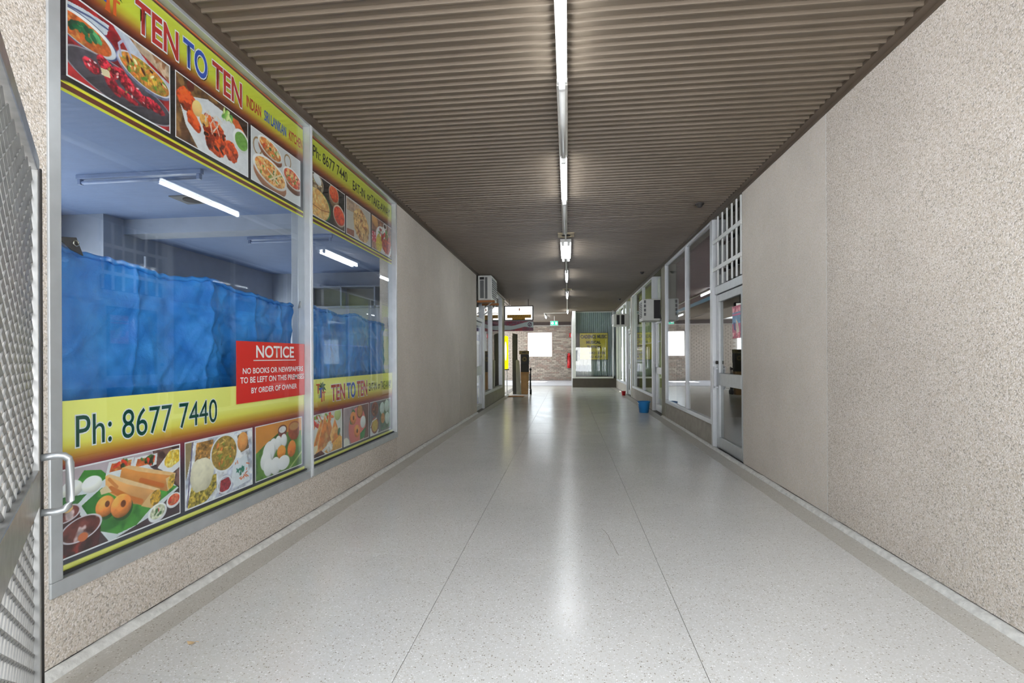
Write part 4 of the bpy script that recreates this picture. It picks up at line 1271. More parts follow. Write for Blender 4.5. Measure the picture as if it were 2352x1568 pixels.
b1 = thing('window_banner', 'yellow banner with red and blue lettering across the top of the near pane', 'banner', (XS, yb(2.65), zb(2.25)), 'printed banners on the takeaway window')
sheet(b1, 1.72, 3.545, 2.25, 2.957, TOP, 1.764)
for fn, y0, y1 in ((ph_red_table, 1.766, 2.287), (ph_tandoori, 2.318, 2.898), (ph_three_bowls, 2.924, 3.508)):
    frame_print(fn(), PLS, y0, y1, 2.318, 2.657, b1)
outlined('TEN', 2.085, 2.340, 2.708, 2.852, 'red_print', b1)
outlined('TO', 2.372, 2.545, 2.714, 2.858, 'blue_print', b1)
outlined('TEN', 2.584, 2.838, 2.718, 2.862, 'red_print', b1)
lettering('INDIAN', PLS, yb(2.882), yb(3.03), zb(2.752), zb(2.822), 'red_print', b1, 0.002, 0.02)
lettering('SRI LANKAN', PLS, yb(3.064), yb(3.32), zb(2.752), zb(2.822), 'blue_print', b1, 0.002, 0.02)
lettering('KITCHEN', PLS, yb(3.355), yb(3.535), zb(2.752), zb(2.822), 'red_print', b1, 0.002, 0.02)
palm_logo(b1, 1.86, 2.695, 0.165)

b2 = thing('window_banner', 'yellow banner with dark green phone number across the foot of the near pane', 'banner', (XS, yb(2.65), zb(0.35)), 'printed banners on the takeaway window')
sheet(b2, 1.72, 3.545, 0.345, 1.038, BOT)
for fn, y0, y1 in ((ph_dosa, 1.72, 2.340), (ph_thali, 2.369, 2.926), (ph_idli, 2.952, 3.513)):
    frame_print(fn(), PLS, y0, y1, 0.418, 0.771, b2)
outlined('Ph: 8677 7440', 1.797, 2.608, 0.848, 0.976, 'green_print', b2, 0.0, 0.03, shadow=False)

b3 = thing('window_banner', 'yellow banner with dark lettering across the top of the far pane', 'banner', (XS, yb(4.58), zb(2.25)), 'printed banners on the takeaway window')
sheet(b3, 3.582, 5.438, 2.25, 2.957, TOP)
for fn, y0, y1 in ((ph_black_bowls, 3.64, 4.252), (ph_naan, 4.278, 4.835), (ph_rice_plate, 4.866, 5.425)):
    frame_print(fn(), PLS, y0, y1, 2.312, 2.653, b3)
lettering('Ph: 8677 7440', PLS, yb(3.69), yb(4.302), zb(2.772), zb(2.862), 'black_print', b3, 0.002, 0.008)
lettering('EAT-IN', PLS, yb(4.418), yb(4.696), zb(2.752), zb(2.838), 'black_print', b3, 0.002, 0.015)
lettering('or', PLS, yb(4.75), yb(4.842), zb(2.765), zb(2.82), 'black_print', b3, 0.002, 0.015)
lettering('TAKE-AWAY', PLS, yb(4.85), yb(5.385), zb(2.758), zb(2.846), 'black_print', b3, 0.002, 0.015)

b4 = thing('window_banner', 'yellow banner with palm tree logo across the foot of the far pane', 'banner', (XS, yb(4.58), zb(0.35)), 'printed banners on the takeaway window')
sheet(b4, 3.582, 5.438, 0.345, 1.036, BOT)
for fn, y0, y1 in ((ph_samosa, 3.64, 4.178), (ph_vada, 4.203, 4.766), (ph_idli_small, 4.797, 5.378)):
    frame_print(fn(), PLS, y0, y1, 0.418, 0.760, b4)
palm_logo(b4, 3.725, 0.852, 0.17)
outlined('TEN', 3.972, 4.233, 0.842, 0.978, 'red_print', b4)
outlined('TO', 4.27, 4.452, 0.840, 0.980, 'blue_print', b4)
outlined('TEN', 4.484, 4.727, 0.838, 0.984, 'red_print', b4)
lettering('EAT-IN', PLS, yb(4.77), yb(4.975), zb(0.874), zb(0.952), 'black_print', b4, 0.002, 0.012)
lettering('or', PLS, yb(5.01), yb(5.07), zb(0.88), zb(0.93), 'black_print', b4, 0.002, 0.012)
lettering('TAKE-AWAY', PLS, yb(5.085), yb(5.40), zb(0.868), zb(0.955), 'black_print', b4, 0.002, 0.012)

# red notice, taped inside the near pane over the lower banner
ns = thing('notice_sign', 'red notice board with white lettering inside the near pane', 'sign', (XS + 0.003, yb(3.2), zb(0.93)))
panel('board', PLS, yb(2.771), yb(3.543), zb(0.930), zb(1.307), 0.003, 'notice', ns, 0.0065)
for tx, y0, y1, z0, z1, of in (('NOTICE', 2.958, 3.396, 1.205, 1.285, 0.02), ('NO BOOKS OR NEWSPAPERS', 2.826, 3.519, 1.107, 1.143, 0.018), ('TO BE LEFT ON THIS PREMISES', 2.802, 3.532, 1.050, 1.088, 0.018), ('BY ORDER OF OWNER', 2.908, 3.434, 0.984, 1.020, 0.018)):
    lettering(tx, PLS, yb(y0), yb(y1), zb(z0), zb(z1), 'white_print', ns, 0.0075, of)
quad('underline', PLS, yb(2.93), yb(3.42), zb(1.186), zb(1.192), 'white_print', ns, 0.0075)

# ================================================================== TARPAULINS
def tarp(lab, y0, y1, zl, zr, xo, seed, patches):
    W_, H_ = 210, 140
    rg = np.random.RandomState(seed)
    u, v = np.meshgrid(np.linspace(0, 1, W_), np.linspace(0, 1, H_))
    sag = 0.015 * np.sin(np.pi * u) - 0.035 * np.exp(-((u - 0.55) / 0.12) ** 2)
    Ztop = zl + (zr - zl) * u - sag + 0.005 * np.sin(u * 23 + seed)
    Zb = 0.37
    Z = Zb + (Ztop - Zb) * (1 - v)
    Y = y0 + (y1 - y0) * u
    # folds: grid creases + hanging pleats
    X = 0.0 * u
    for k in range(9):
        f, ph = rg.uniform(3, 17), rg.rand() * 6
        X += rg.uniform(0.002, 0.007) * np.sin(u * f * 2 + ph + rg.uniform(-2, 2) * v)
    for cu in (0.24, 0.49, 0.72, 0.9):
        X += 0.016 * np.exp(-np.abs(u - cu - 0.01 * np.sin(v * 9)) / 0.008)
    for cv in (0.16, 0.45, 0.78):
        X += 0.009 * np.exp(-np.abs(v - cv - 0.012 * np.sin(u * 7)) / 0.010)
    X += 0.03 * np.exp(-u / 0.1) * np.sin(v * 7 + 1) + 0.02 * np.exp(-((u - 0.03 - 0.12 * v) / 0.04) ** 2)
    X += 0.015 * np.exp(-((v - 0.05) / 0.03) ** 2)
    for k in range(22):
        a, b0, c0 = rg.uniform(-1, 1), rg.rand(), rg.uniform(0.2, 0.9)
        d = (u - b0) - a * (v - c0)
        X += 0.008 * np.exp(-np.abs(d) / 0.012) * np.exp(-((v - c0) / 0.3) ** 2)
    d1, d2 = u * 1.9, v * 1.25
    for k in range(12):
        a = rg.rand() * np.pi
        f = rg.uniform(2.5, 11)
        wx = 0.05 * np.sin(d2 * rg.uniform(3, 9) + rg.rand() * 6) + 0.05 * np.sin(d1 * rg.uniform(3, 9) + rg.rand() * 6)
        t = (d1 * np.cos(a) + d2 * np.sin(a) + wx) * f + rg.rand()
        tri = np.abs((t % 1.0) - 0.5) * 2
        m = 0.5 + 0.5 * np.sin(d1 * rg.uniform(2, 6) + rg.rand() * 6) * np.sin(d2 * rg.uniform(2, 6) + rg.rand() * 6)
        X += 0.055 / f * tri * np.clip(m * 1.6 - 0.4, 0, 1)
    X = xo + X - X.max()
    base = (xo, (y0 + y1) / 2, Zb)
    r = thing('tarpaulin', lab, 'tarpaulin', base, 'blue tarpaulins behind the takeaway window')
    vs_ = np.stack([X, Y, Z], -1).reshape(-1, 3)
    idx = np.arange(W_ * H_).reshape(H_, W_)
    f = np.stack([idx[:-1, :-1], idx[1:, :-1], idx[1:, 1:], idx[:-1, 1:]], -1).reshape(-1, 4)
    o = make('sheet', ([tuple(map(float, q)) for q in vs_], [tuple(map(int, q)) for q in f]), 'tarp', r, smooth=True)
    md = o.modifiers.new('thick', 'SOLIDIFY')
    md.thickness = 0.002
    # rolled hem along the top
    hem = [(float(X[0, i]) + 0.004, float(Y[0, i]), float(Z[0, i]) - 0.012 + 0.006 * math.sin(i * 0.9)) for i in range(0, W_, 4)]
    make('hem', MB().tube(hem, 0.013, 8), 'tarp', r, smooth=True)
    for (py, pz, s) in patches:
        pa = make('corner_patch', MB().prism([(py - 0.05 * s, pz + 0.02), (py + 0.03 * s, pz + 0.035), (py + 0.06 * s, pz - 0.035), (py + 0.01 * s, pz - 0.02)], 'x', xo + 0.004, xo + 0.010), 'patch', r)
        cx, cz = py + 0.025 * s, pz + 0.01
        ring = [(xo + 0.013, cx + 0.011 * math.cos(a * 0.3927), cz + 0.011 * math.sin(a * 0.3927)) for a in range(17)]
        make('eyelet', MB().tube(ring, 0.0035, 8), 'brass', pa, smooth=True)
    return r
tarp('crumpled blue tarpaulin hung behind the near pane of the takeaway window', 1.76, 3.66, 1.685, 1.62, -2.035, 3, [(1.84, 1.672, 1), (3.66, 1.615, -1)])
tarp('blue tarpaulin hung behind the far pane of the takeaway window', 3.76, 5.57, 1.635, 1.60, -2.04, 8, [])

# ================================================================== CEILING FITTINGS
ZC = 3.014                                    # underside of the slats
def tube_light(lab, x, y0, y1, n=1, lit=True, z=ZC, along='y', group='lit fluorescent battens along the walkway ceiling', diffuser=False):
    cy = (y0 + y1) / 2
    r = thing('fluorescent_light', lab, 'ceiling light', (x, cy, z), group)
    def bx(nm, a0, a1, b0, b1, z0, z1, mat, par, bev=0.0):
        # a: across, b: along
        if along == 'y':
            return box(nm, x + a0, x + a1, b0, b1, z0, z1, mat, par, bev)
        return box(nm, b0, b1, x + a0, x + a1, z0, z1, mat, par, bev)
    def pt(a, b, zz):
        return (x + a, b, zz) if along == 'y' else (b, x + a, zz)
    hw = (0.032 if lit else 0.024) if n == 1 else 0.085
    bx('batten', -hw, hw, y0 - 0.02, y1 + 0.02, z - 0.045, z, 'steel' if lit else 'tube_off', r, 0.004)
    offs = [0.0] if n == 1 else [-0.045, 0.045]
    for a in offs:
        make('tube', MB().tube([pt(a, y0 + 0.035, z - 0.078), pt(a, y1 - 0.035, z - 0.078)], 0.017, 12), 'tube' if lit else 'tube_off', r, smooth=True)
        for b in (y0 + 0.012, y1 - 0.012):
            bx('lamp_holder', a - 0.02, a + 0.02, b - 0.018, b + 0.018, z - 0.10, z - 0.045, 'steel' if lit else 'tube_off', r, 0.004)
    return r
LX = -0.025
tube_light('nearest lit fluorescent batten at the top of the view', LX, 2.02, 3.25)
tube_light('second lit fluorescent batten from the entrance', LX, 4.45, 5.69)
tube_light('wide twin tube fluorescent batten beyond the square ceiling vent', LX + 0.01, 7.75, 9.05, n=2)
tube_light('lit fluorescent batten just beyond the wide twin tube one', LX + 0.02, 10.3, 11.6)
tube_light('lit fluorescent batten beyond the second ceiling vent', LX + 0.03, 13.6, 14.9)
tube_light('furthest lit batten on the straight run of ceiling lights', LX + 0.045, 18.9, 20.0)
tube_light('lit batten offset to the left over the cross passage', -0.93, 21.3, 22.4)

def trunking(lab, y0, y1, w, h, x=LX):
    r = thing('cable_trunking', lab, 'trunking', (x, (y0 + y1) / 2, ZC), 'cable runs joining the ceiling lights')
    box('channel', x - w, x + w, y0, y1, ZC - h, ZC, 'trunk', r, 0.004)
    if w > 0.02:
        make('cover', MB().tube([(x, y0 + 0.01, ZC - h), (x, y1 - 0.01, ZC - h)], w * 0.55, 10), 'steel', r, smooth=True)
        box('end_cap', x - w * 0.7, x + w * 0.7, y1 - 0.03, y1, ZC - h - 0.012, ZC - 0.002, 'trunk', r)
trunking('grey trunking between the first and second ceiling lights', 3.27, 4.43, 0.036, 0.05)
trunking('grey trunking between the second ceiling light and the square vent', 5.71, 7.20, 0.034, 0.05)
trunking('thin conduit crossing the square ceiling vent', 7.22, 7.73, 0.012, 0.03, LX + 0.01)
trunking('dark narrow conduit after the wide twin tube light', 9.08, 10.28, 0.024, 0.03, LX + 0.015)
trunking('thin conduit running into the second ceiling vent', 11.63, 13.58, 0.014, 0.03, LX + 0.02)
trunking('thin conduit leading to the last straight ceiling light', 14.93, 18.88, 0.014, 0.03, LX + 0.03)
r = thing('cable_trunking', 'conduit branching left toward the offset far light', 'trunking', (-0.5, 20.5, ZC), 'cable runs joining the ceiling lights')
box('channel', -0.95, 0.03, 20.5, 20.53, ZC - 0.03, ZC, 'trunk', r)
box('channel', -0.95, -0.92, 20.53, 21.3, ZC - 0.03, ZC, 'trunk', r)

def vent(lab, x, y, s):
    r = thing('ceiling_vent', lab, 'vent', (x, y, ZC), 'square ceiling vents')
    z = ZC
    mb = MB().box(x - s, x + s, y - s, y - s * 0.7, z - 0.016, z).box(x - s, x + s, y + s * 0.7, y + s, z - 0.016, z).box(x - s, x - s * 0.7, y - s * 0.7, y + s * 0.7, z - 0.016, z).box(x + s * 0.7, x + s, y - s * 0.7, y + s * 0.7, z - 0.016, z)
    make('frame', mb, 'vent', r)
    make('corner_infill', MB().box(x - s * 0.7, x + s * 0.7, y - s * 0.7, y + s * 0.7, z - 0.006, z), 'vent', r)
    make('duct_ring', MB().frustum((x, y), z - 0.016, z - 0.004, s * 0.62, s * 0.66, 28), 'vent', r, smooth=False)
    make('duct_opening', MB().frustum((x, y), z - 0.0175, z - 0.006, s * 0.56, s * 0.56, 28), 'ac_dark', r)
vent('beige square ceiling vent with a round dark opening', LX + 0.015, 7.45, 0.12)
vent('smaller looking ceiling vent further along the light run', LX + 0.03, 13.45, 0.12)
for (x, y), lab in zip(((1.57, 6.15), (1.60, 10.97), (1.63, 15.93)), ('dark round detector on the ceiling before the maroon blind window', 'dark round detector on the ceiling above the right air conditioner', 'tiny dark detector on the ceiling near the far right')):
    r = thing('ceiling_detector', lab, 'detector', (x, y, ZC), 'dark detectors on the ceiling')
    make('base', MB().frustum((x, y), ZC - 0.012, ZC, 0.05, 0.052, 20), 'detector', r)
    make('dome', MB().frustum((x, y), ZC - 0.045, ZC - 0.012, 0.022, 0.042, 20), 'detector', r)

# ================================================================== AIR CONDITIONERS
def aircon(lab, x0, x1, y0, y1, z0, z1, front, wall_s):
    """front: list of (x0,x1,z0,z1,mat) details on the side that faces the camera, in 0..1 of width/height"""
    r = thing('air_conditioner', lab, 'air conditioner', ((x0 + x1) / 2, (y0 + y1) / 2, z0), 'wall air conditioners')
    box('casing', x0, x1, y0, y1, z0, z1, 'ac', r, 0.02)
    for a, b, c, d, mat, nm in front:
        box(nm, x0 + a * (x1 - x0), x0 + b * (x1 - x0), y0 - 0.006, y0 + 0.01, z0 + c * (z1 - z0), z0 + d * (z1 - z0), mat, r)
    # louvred face toward the walkway
    xf = x1 if wall_s > 0 else x0
    box('side_grille', min(xf, xf + wall_s * 0.006), max(xf, xf + wall_s * 0.006), y0 + 0.08, y1 - 0.08, z0 + 0.07, z1 - 0.05, 'ac_grille', r)
    n = 9
    for k in range(n):
        z = z0 + 0.09 + (z1 - z0 - 0.16) * k / (n - 1)
        box('louvre', min(xf, xf + wall_s * 0.014), max(xf, xf + wall_s * 0.014), y0 + 0.08, y1 - 0.08, z - 0.006, z + 0.006, 'ac', r)
    return r
a = aircon('tall white air conditioner on timber brackets above the left door', -1.925, -1.625, 10.74, 11.58, 2.44, 2.985,
           [(0.16, 0.44, 0.09, 0.80, 'ac_grille', 'grille'), (0.52, 0.70, 0.07, 0.92, 'ac_grille', 'grille'), (0.14, 0.46, 0.83, 0.93, 'ac_dark', 'badge')], 1)
for y in (10.72, 11.35):
    box('timber_bracket', XL + 0.012, -1.56, y, y + 0.07, 2.395, 2.44, 'timber', a)
    make('bracket_strut', MB().tube([(XL + 0.01, y + 0.035, 2.15), (-1.62, y + 0.035, 2.395)], 0.012, 8), 'alu_white', a)
rf = [(0.30, 0.34, 0, 0, 'ac', 'rib')]
dets = [(0.08, 0.19, 0.80 - 0.19 * k, 0.93 - 0.19 * k, 'ac_grille', 'vent_slot') for k in range(4)] + [(0.62, 0.97, 0.10, 0.94, 'ac_dark', 'intake_grille')]
aircon('boxy white air conditioner jutting out beyond the right-hand pier', 1.555, 1.925, 10.62, 11.12, 1.945, 2.40, dets, -1)
aircon('smallest white air conditioner further down the right wall', 1.40, 1.89, 15.5, 16.0, 2.14, 2.51,
       [(0.2, 0.38, 0.12, 0.9, 'ac_dark', 'vent_slot'), (0.48, 0.68, 0.12, 0.9, 'ac_dark', 'vent_slot')], -1)

# ================================================================== SECURITY GATE
ray_l = (-1.0600, 0.889)
gx = -1.83
gy = gx / ray_l[0] * ray_l[1]
gd = Vector((0.717, -0.697, 0))               # from the closing stile back toward the hinge side
gn = Vector((0.697, 0.717, 0))                # away from the camera
GW, GH = 1.10, 1.893
gt = thing('security_gate', 'galvanised expanded mesh security gate standing open at the far left edge', 'gate', (gx, gy, 0.0))
def gp(a, z, n=0.0):
    p = Vector((gx, gy, 0)) + gd * a + gn * n
    return (p.x, p.y, z)
def gbox(nm, a0, a1, z0, z1, n0, n1, mat, par=gt, bev=0.003):
    v = [gp(a, z, n) for z in (z0, z1) for a, n in ((a0, n0), (a1, n0), (a1, n1), (a0, n1))]
    f = [(0, 3, 2, 1), (4, 5, 6, 7), (0, 1, 5, 4), (1, 2, 6, 5), (2, 3, 7, 6), (3, 0, 4, 7)]
    return make(nm, (v, f), mat, par, bevel=bev)
gbox('stile', 0.0, 0.05, 0.006, GH, -0.018, 0.018, 'gate')
gbox('stile', GW - 0.05, GW, 0.006, GH, -0.018, 0.018, 'gate')
gbox('top_rail', 0.05, GW - 0.05, GH - 0.05, GH, -0.018, 0.018, 'gate')
gbox('bottom_rail', 0.05, GW - 0.05, 0.006, 0.06, -0.018, 0.018, 'gate')
gbox('lock_rail', 0.05, GW - 0.05, 0.70, 0.825, -0.022, 0.018, 'gate')
gbox('stop_angle', -0.012, 0.004, 0.006, GH - 0.03, 0.006, 0.024, 'hinge')
def mesh_infill(z0, z1):
    pa, pz = 0.105, 0.056
    na, nz = int((GW - 0.1) / pa), int((z1 - z0) / pz)
    v, f = [], []
    def strand(a0, za, a1, zb_):
        d = Vector((a1 - a0, zb_ - za))
        ln = d.length
        px, pz_ = -d.y / ln * 0.0045, d.x / ln * 0.0045
        n = len(v)
        # strand is tilted like expanded metal: one edge forward, one back
        for q, nn in ((1, 0.004), (-1, -0.001)):
            v.extend([gp(a0 + px * q, za + pz_ * q, nn), gp(a1 + px * q, zb_ + pz_ * q, nn)])
        for q, nn in ((1, 0.001), (-1, -0.004)):
            v.extend([gp(a0 + px * q, za + pz_ * q, nn), gp(a1 + px * q, zb_ + pz_ * q, nn)])
        f.extend([(n, n + 1, n + 3, n + 2), (n + 4, n + 6, n + 7, n + 5), (n, n + 4, n + 5, n + 1), (n + 2, n + 3, n + 7, n + 6)])
    for i in range(na):
        for k in range(nz):
            a, z = 0.05 + i * pa, z0 + k * pz
            strand(a, z + pz / 2, a + pa / 2, z + pz)
            strand(a, z + pz / 2, a + pa / 2, z)
            strand(a + pa / 2, z + pz, a + pa, z + pz / 2)
            strand(a + pa / 2, z, a + pa, z + pz / 2)
    o = make('expanded_mesh', (v, f), 'gate_mesh', gt)
    tag(o, kind='stuff')
mesh_infill(0.06, 0.70)
mesh_infill(0.825, GH - 0.05)
hp = [gp(0.02, 0.862, 0.018), gp(0.018, 0.866, 0.060), gp(0.016, 0.862, 0.078), gp(0.015, 0.850, 0.090), gp(0.015, 0.835, 0.094), gp(0.015, 0.700, 0.094), gp(0.015, 0.685, 0.090), gp(0.016, 0.673, 0.078), gp(0.018, 0.669, 0.060), gp(0.02, 0.673, 0.018)]
make('pull_handle', MB().tube(hp, 0.0125, 12), 'alu', gt, smooth=True)
make('latch_tab', MB().tube([gp(0.0, 1.42, -0.02), gp(-0.02, 1.42, 0.0), gp(-0.035, 1.41, 0.01)], 0.008, 8), 'gate', gt, smooth=True)

# ================================================================== FAR LEFT GROUP
FP = Plane((0, 15.5, 0), (1, 0, 0), (0, 0, 1))           # faces the camera
lb = thing('lightbox_sign', 'glowing white lightbox sign with gold lettering hung on the left', 'sign', (-1.5, 15.5, 2.345))
x0, x1, z0, z1 = -1.945, -1.045, 2.345, 2.805
make('case', MB().box(x0, x1, 15.52, 15.66, z0, z1), 'black', lb, bevel=0.02)
panel('face', FP, x0 + 0.025, x1 - 0.025, z0 + 0.025, z1 - 0.025, 0.01, 'white_lit', lb, -0.012)
for a in ((x0, x1, z0, z0 + 0.025), (x0, x1, z1 - 0.025, z1), (x0, x0 + 0.025, z0, z1), (x1 - 0.025, x1, z0, z1)):
    box('rim', a[0], a[1], 15.495, 15.53, a[2], a[3], 'black', lb)
panel('lettering_band', FP, -1.86, -1.11, 2.425, 2.525, 0.002, 'gold', lb, -0.008)
panel('lettering_band', FP, -1.70, -1.30, 2.37, 2.425, 0.002, 'gold', lb, -0.008)
M['gold_dark'] = flat('gold_dark_ink', (140, 96, 20), 0.5)
lettering('SARAVANAS', FP, -1.845, -1.125, 2.435, 2.515, 'gold_dark', lb, -0.006, 0.0)
lettering('SPICE', FP, -1.68, -1.32, 2.375, 2.42, 'gold_dark', lb, -0.006, 0.0)
lettering('ATTRAVARAM CURRY', FP, -1.86, -1.10, 2.555, 2.595, 'faint_red', lb, -0.006, 0.0)
flatpoly('emblem', FP, [(-1.49, 2.65), (-1.455, 2.65), (-1.45, 2.70), (-1.472, 2.745), (-1.495, 2.70)], 'faint_red', lb, -0.006)
for x in (-1.8, -1.2):
    make('hanger', MB().tube([(x, 15.59, z1), (x, 15.59, ZC)], 0.008, 8), 'black', lb)

fs = thing('banner_sign', 'maroon sign with a pale wave and small round emblem under the lightbox', 'sign', (-1.5, 15.55, 2.02))
p = Paint(90, 40, 2.9, (96, 52, 74), 7)
p.put(np.ones_like(p.U), (110, 60, 80), 0.2, 5, (126, 40, 60), 0.55)
top = 0.42 - 0.34 * np.clip((p.U - 0.25) / 0.6, 0, 1) ** 1.3 * (1 - 0.1 * p.U) + 0.05 * np.sin(p.U * 6)
bot = 0.88 - 0.30 * np.clip((p.U - 0.2) / 0.5, 0, 1) ** 1.2 + 0.1 * np.clip((p.U - 0.7) / 0.3, 0, 1)
p.put(((p.V > top) & (p.V < bot)).astype(float), (190, 204, 206))
p.put(((p.V > bot) & (p.U > 0.35) & (p.U < 0.62)).astype(float), (160, 50, 60))
p.ring(0.88, 0.36, 0.17, 0.17, 0.045, (84, 60, 84))
p.line([(0.86, 0.46), (0.9, 0.28)], 0.05, (84, 60, 84))
p.mesh('print_face', FP, -1.945, -1.045, 2.02, 2.335, 'print', fs, -0.032)
make('board', MB().box(-1.945, -1.045, 15.535, 15.56, 2.02, 2.335), 'black', fs)

# yellow lightbox on a pole, just past the wall end
ys_ = thing('yellow_sign', 'glowing yellow upright sign on a white pole past the left wall end', 'sign', (-1.93, 15.75, 0.0))
def rrect(x0, x1, z0, z1, r):
    pts = []
    for cx, cz, a0 in ((x1 - r, z1 - r, 0), (x0 + r, z1 - r, 90), (x0 + r, z0 + r, 180), (x1 - r, z0 + r, 270)):
        for k in range(6):
            a = math.radians(a0 + 18 * k)
            pts.append((cx + r * math.cos(a), cz + r * math.sin(a)))
    return pts
make('light_case', MB().prism(rrect(-2.02, -1.862, 0.83, 1.88, 0.05), 'y', 15.72, 15.80), 'yellow_lit', ys_)
make('white_panel', MB().prism([(-1.935 + 0.03 * math.cos(a * 0.314), 1.40 + 0.30 * math.sin(a * 0.314)) for a in range(20)], 'y', 15.708, 15.722), 'white_lit', ys_)
make('pole', MB().tube([(-1.91, 15.76, 0.02), (-1.91, 15.76, 0.84)], 0.016, 10), 'steel', ys_)
make('foot', MB().frustum((-1.91, 15.76), 0.0, 0.03, 0.07, 0.05, 18), 'steel', ys_)
box('crossbar', -2.06, -1.84, 15.735, 15.785, 0.80, 0.83, 'black', ys_)

dd = thing('folded_door', 'tall dark board standing upright behind the leaning grey panel', 'board', (-1.70, 16.27, 0))
make('leaf', MB().prism([(-1.775, 0), (-1.635, 0), (-1.615, 1.955), (-1.775, 1.99)], 'y', 16.26, 16.34), 'dark_wood', dd, bevel=0.004)
box('hinge_edge', -1.785, -1.77, 16.27, 16.33, 0.1, 1.9, 'hinge', dd)
lp = thing('leaning_panel', 'grey panel leaning in front of the tall dark board', 'board', (-1.57, 16.22, 0))
make('panel', MB().prism([(-1.645, 0), (-1.485, 0), (-1.545, 1.08), (-1.60, 1.137), (-1.66, 1.10)], 'y', 16.15, 16.18), 'grey_board', lp, bevel=0.003)
cb = thing('storage_box', 'tall brown box under the black cabinets on the left', 'box', (-1.37, 16.3, 0))
make('body', MB().prism([(-1.50, 0), (-1.28, 0), (-1.255, 0.72), (-1.51, 0.72)], 'y', 16.20, 16.45), 'card', cb, bevel=0.004)
box('lid', -1.515, -1.25, 16.195, 16.455, 0.69, 0.722, 'card', cb)
bc = thing('black_cabinet', 'black cabinet resting on the tall brown box', 'cabinet', (-1.38, 16.3, 0.722))
box('body', -1.51, -1.255, 16.21, 16.44, 0.724, 0.985, 'black', bc, 0.005)
box('front_panel', -1.49, -1.275, 16.203, 16.212, 0.75, 0.96, 'hinge', bc)
sc_ = thing('speaker_cabinet', 'dark speaker cabinet stacked at the top of the pile on the left', 'speaker', (-1.38, 16.3, 0.987))
box('body', -1.51, -1.245, 16.21, 16.44, 0.987, 1.30, 'black', sc_, 0.005)
make('cone', MB().tube([(-1.38, 16.20, 1.14), (-1.38, 16.215, 1.14)], 0.075, 20), 'olive_board', sc_)
make('dust_cap', MB().tube([(-1.38, 16.192, 1.14), (-1.38, 16.205, 1.14)], 0.03, 14), 'black', sc_)
ob = thing('olive_crate', 'shallow olive crate lying on the speaker cabinet', 'crate', (-1.39, 16.3, 1.302))
box('body', -1.555, -1.245, 16.19, 16.46, 1.302, 1.412, 'olive_board', ob, 0.004)
box('slot', -1.46, -1.34, 16.184, 16.194, 1.34, 1.375, 'black', ob)
tr_ = thing('hand_trolley', 'small dark hand trolley to the right of the brown box', 'trolley', (-1.2, 16.35, 0))
make('frame', MB().tube([(-1.20, 16.35, 0.14), (-1.20, 16.35, 0.84), (-1.20, 16.48, 0.86), (-1.20, 16.48, 0.14)], 0.014, 8), 'black', tr_)
box('back_plate', -1.235, -1.215, 16.33, 16.5, 0.16, 0.66, 'ac_grille', tr_)
for y in (16.34, 16.49):
    make('wheel', MB().tube([(-1.225, y, 0.075), (-1.175, y, 0.075)], 0.075, 18), 'black', tr_)
make('grip', MB().tube([(-1.235, 16.33, 0.80), (-1.165, 16.33, 0.80)], 0.03, 12), 'black', tr_)
mt = thing('door_mat', 'small orange-brown coir mat on the floor below the glowing signs', 'mat', (-1.56, 15.3, 0))
box('mat', -1.80, -1.33, 15.05, 15.42, 0.0, 0.016, 'mat', mt, 0.004)
box('border', -1.81, -1.32, 15.04, 15.43, 0.0, 0.008, 'olive_board', mt)

# posters inside the left door
L1 = Plane((XL - 0.062, 0, 0), (0, 1, 0), (0, 0, 1))
pp = thing('door_poster', 'blue and white poster in the lower panel of the left glass door', 'poster', (XL - 0.064, 11.2, 0.2))
panel('sheet', L1, 10.90, 11.48, 0.14, 0.76, 0.002, 'white_paper', pp, 0.001)
panel('print_block', L1, 10.92, 11.30, 0.16, 0.56, 0.001, 'blue_paper', pp, 0.003)
make('emblem', MB().tube([(XL - 0.061, 11.28, 0.40), (XL - 0.058, 11.28, 0.40)], 0.11, 20), 'white_paper', pp)
pp = thing('door_poster', 'pale notice with a blue heading at the top of the left glass door', 'poster', (XL - 0.064, 11.2, 1.55))
panel('sheet', L1, 10.90, 11.48, 1.50, 1.90, 0.002, 'white_paper', pp, 0.001)
panel('heading', L1, 10.92, 11.46, 1.80, 1.87, 0.001, 'blue_paper', pp, 0.003)
panel('print_block', L1, 11.05, 11.40, 1.58, 1.72, 0.001, 'blue_paper', pp, 0.003)

# ================================================================== RIGHT SIDE THINGS
bk = thing('bucket', 'bright blue plastic bucket on the floor by the right wall', 'bucket', (1.635, 11.03, 0))
c = (1.635, 11.03)
make('pail', MB().frustum(c, 0.0, 0.235, 0.095, 0.128, 32, True, False).frustum(c, 0.012, 0.235, 0.089, 0.122, 32, True, False), 'bucket', bk, smooth=True)
make('rim', MB().frustum(c, 0.222, 0.242, 0.136, 0.137, 32, False, False).frustum(c, 0.222, 0.242, 0.121, 0.121, 32, False, False).frustum(c, 0.238, 0.242, 0.137, 0.121, 32, False, False), 'bucket', bk)
hd = [(c[0] + 0.135 * math.cos(a), c[1] - 0.02 - 0.05 * math.sin(a), 0.225 - 0.06 * math.sin(a)) for a in [math.pi * k / 12 for k in range(13)]]
make('handle', MB().tube(hd, 0.005, 8), 'steel', bk, smooth=True)
rc = thing('red_cup', 'tiny red plastic tub on the floor far along the right wall', 'cup', (1.735, 15.85, 0))
make('body', MB().frustum((1.735, 15.85), 0.0, 0.13, 0.05, 0.064, 24, True, False).frustum((1.735, 15.85), 0.01, 0.13, 0.046, 0.060, 24, True, False), 'redcup', rc, smooth=True)
make('rim', MB().frustum((1.735, 15.85), 0.122, 0.134, 0.068, 0.068, 24, False, False).frustum((1.735, 15.85), 0.134, 0.136, 0.068, 0.058, 24, False, False), 'redcup', rc)

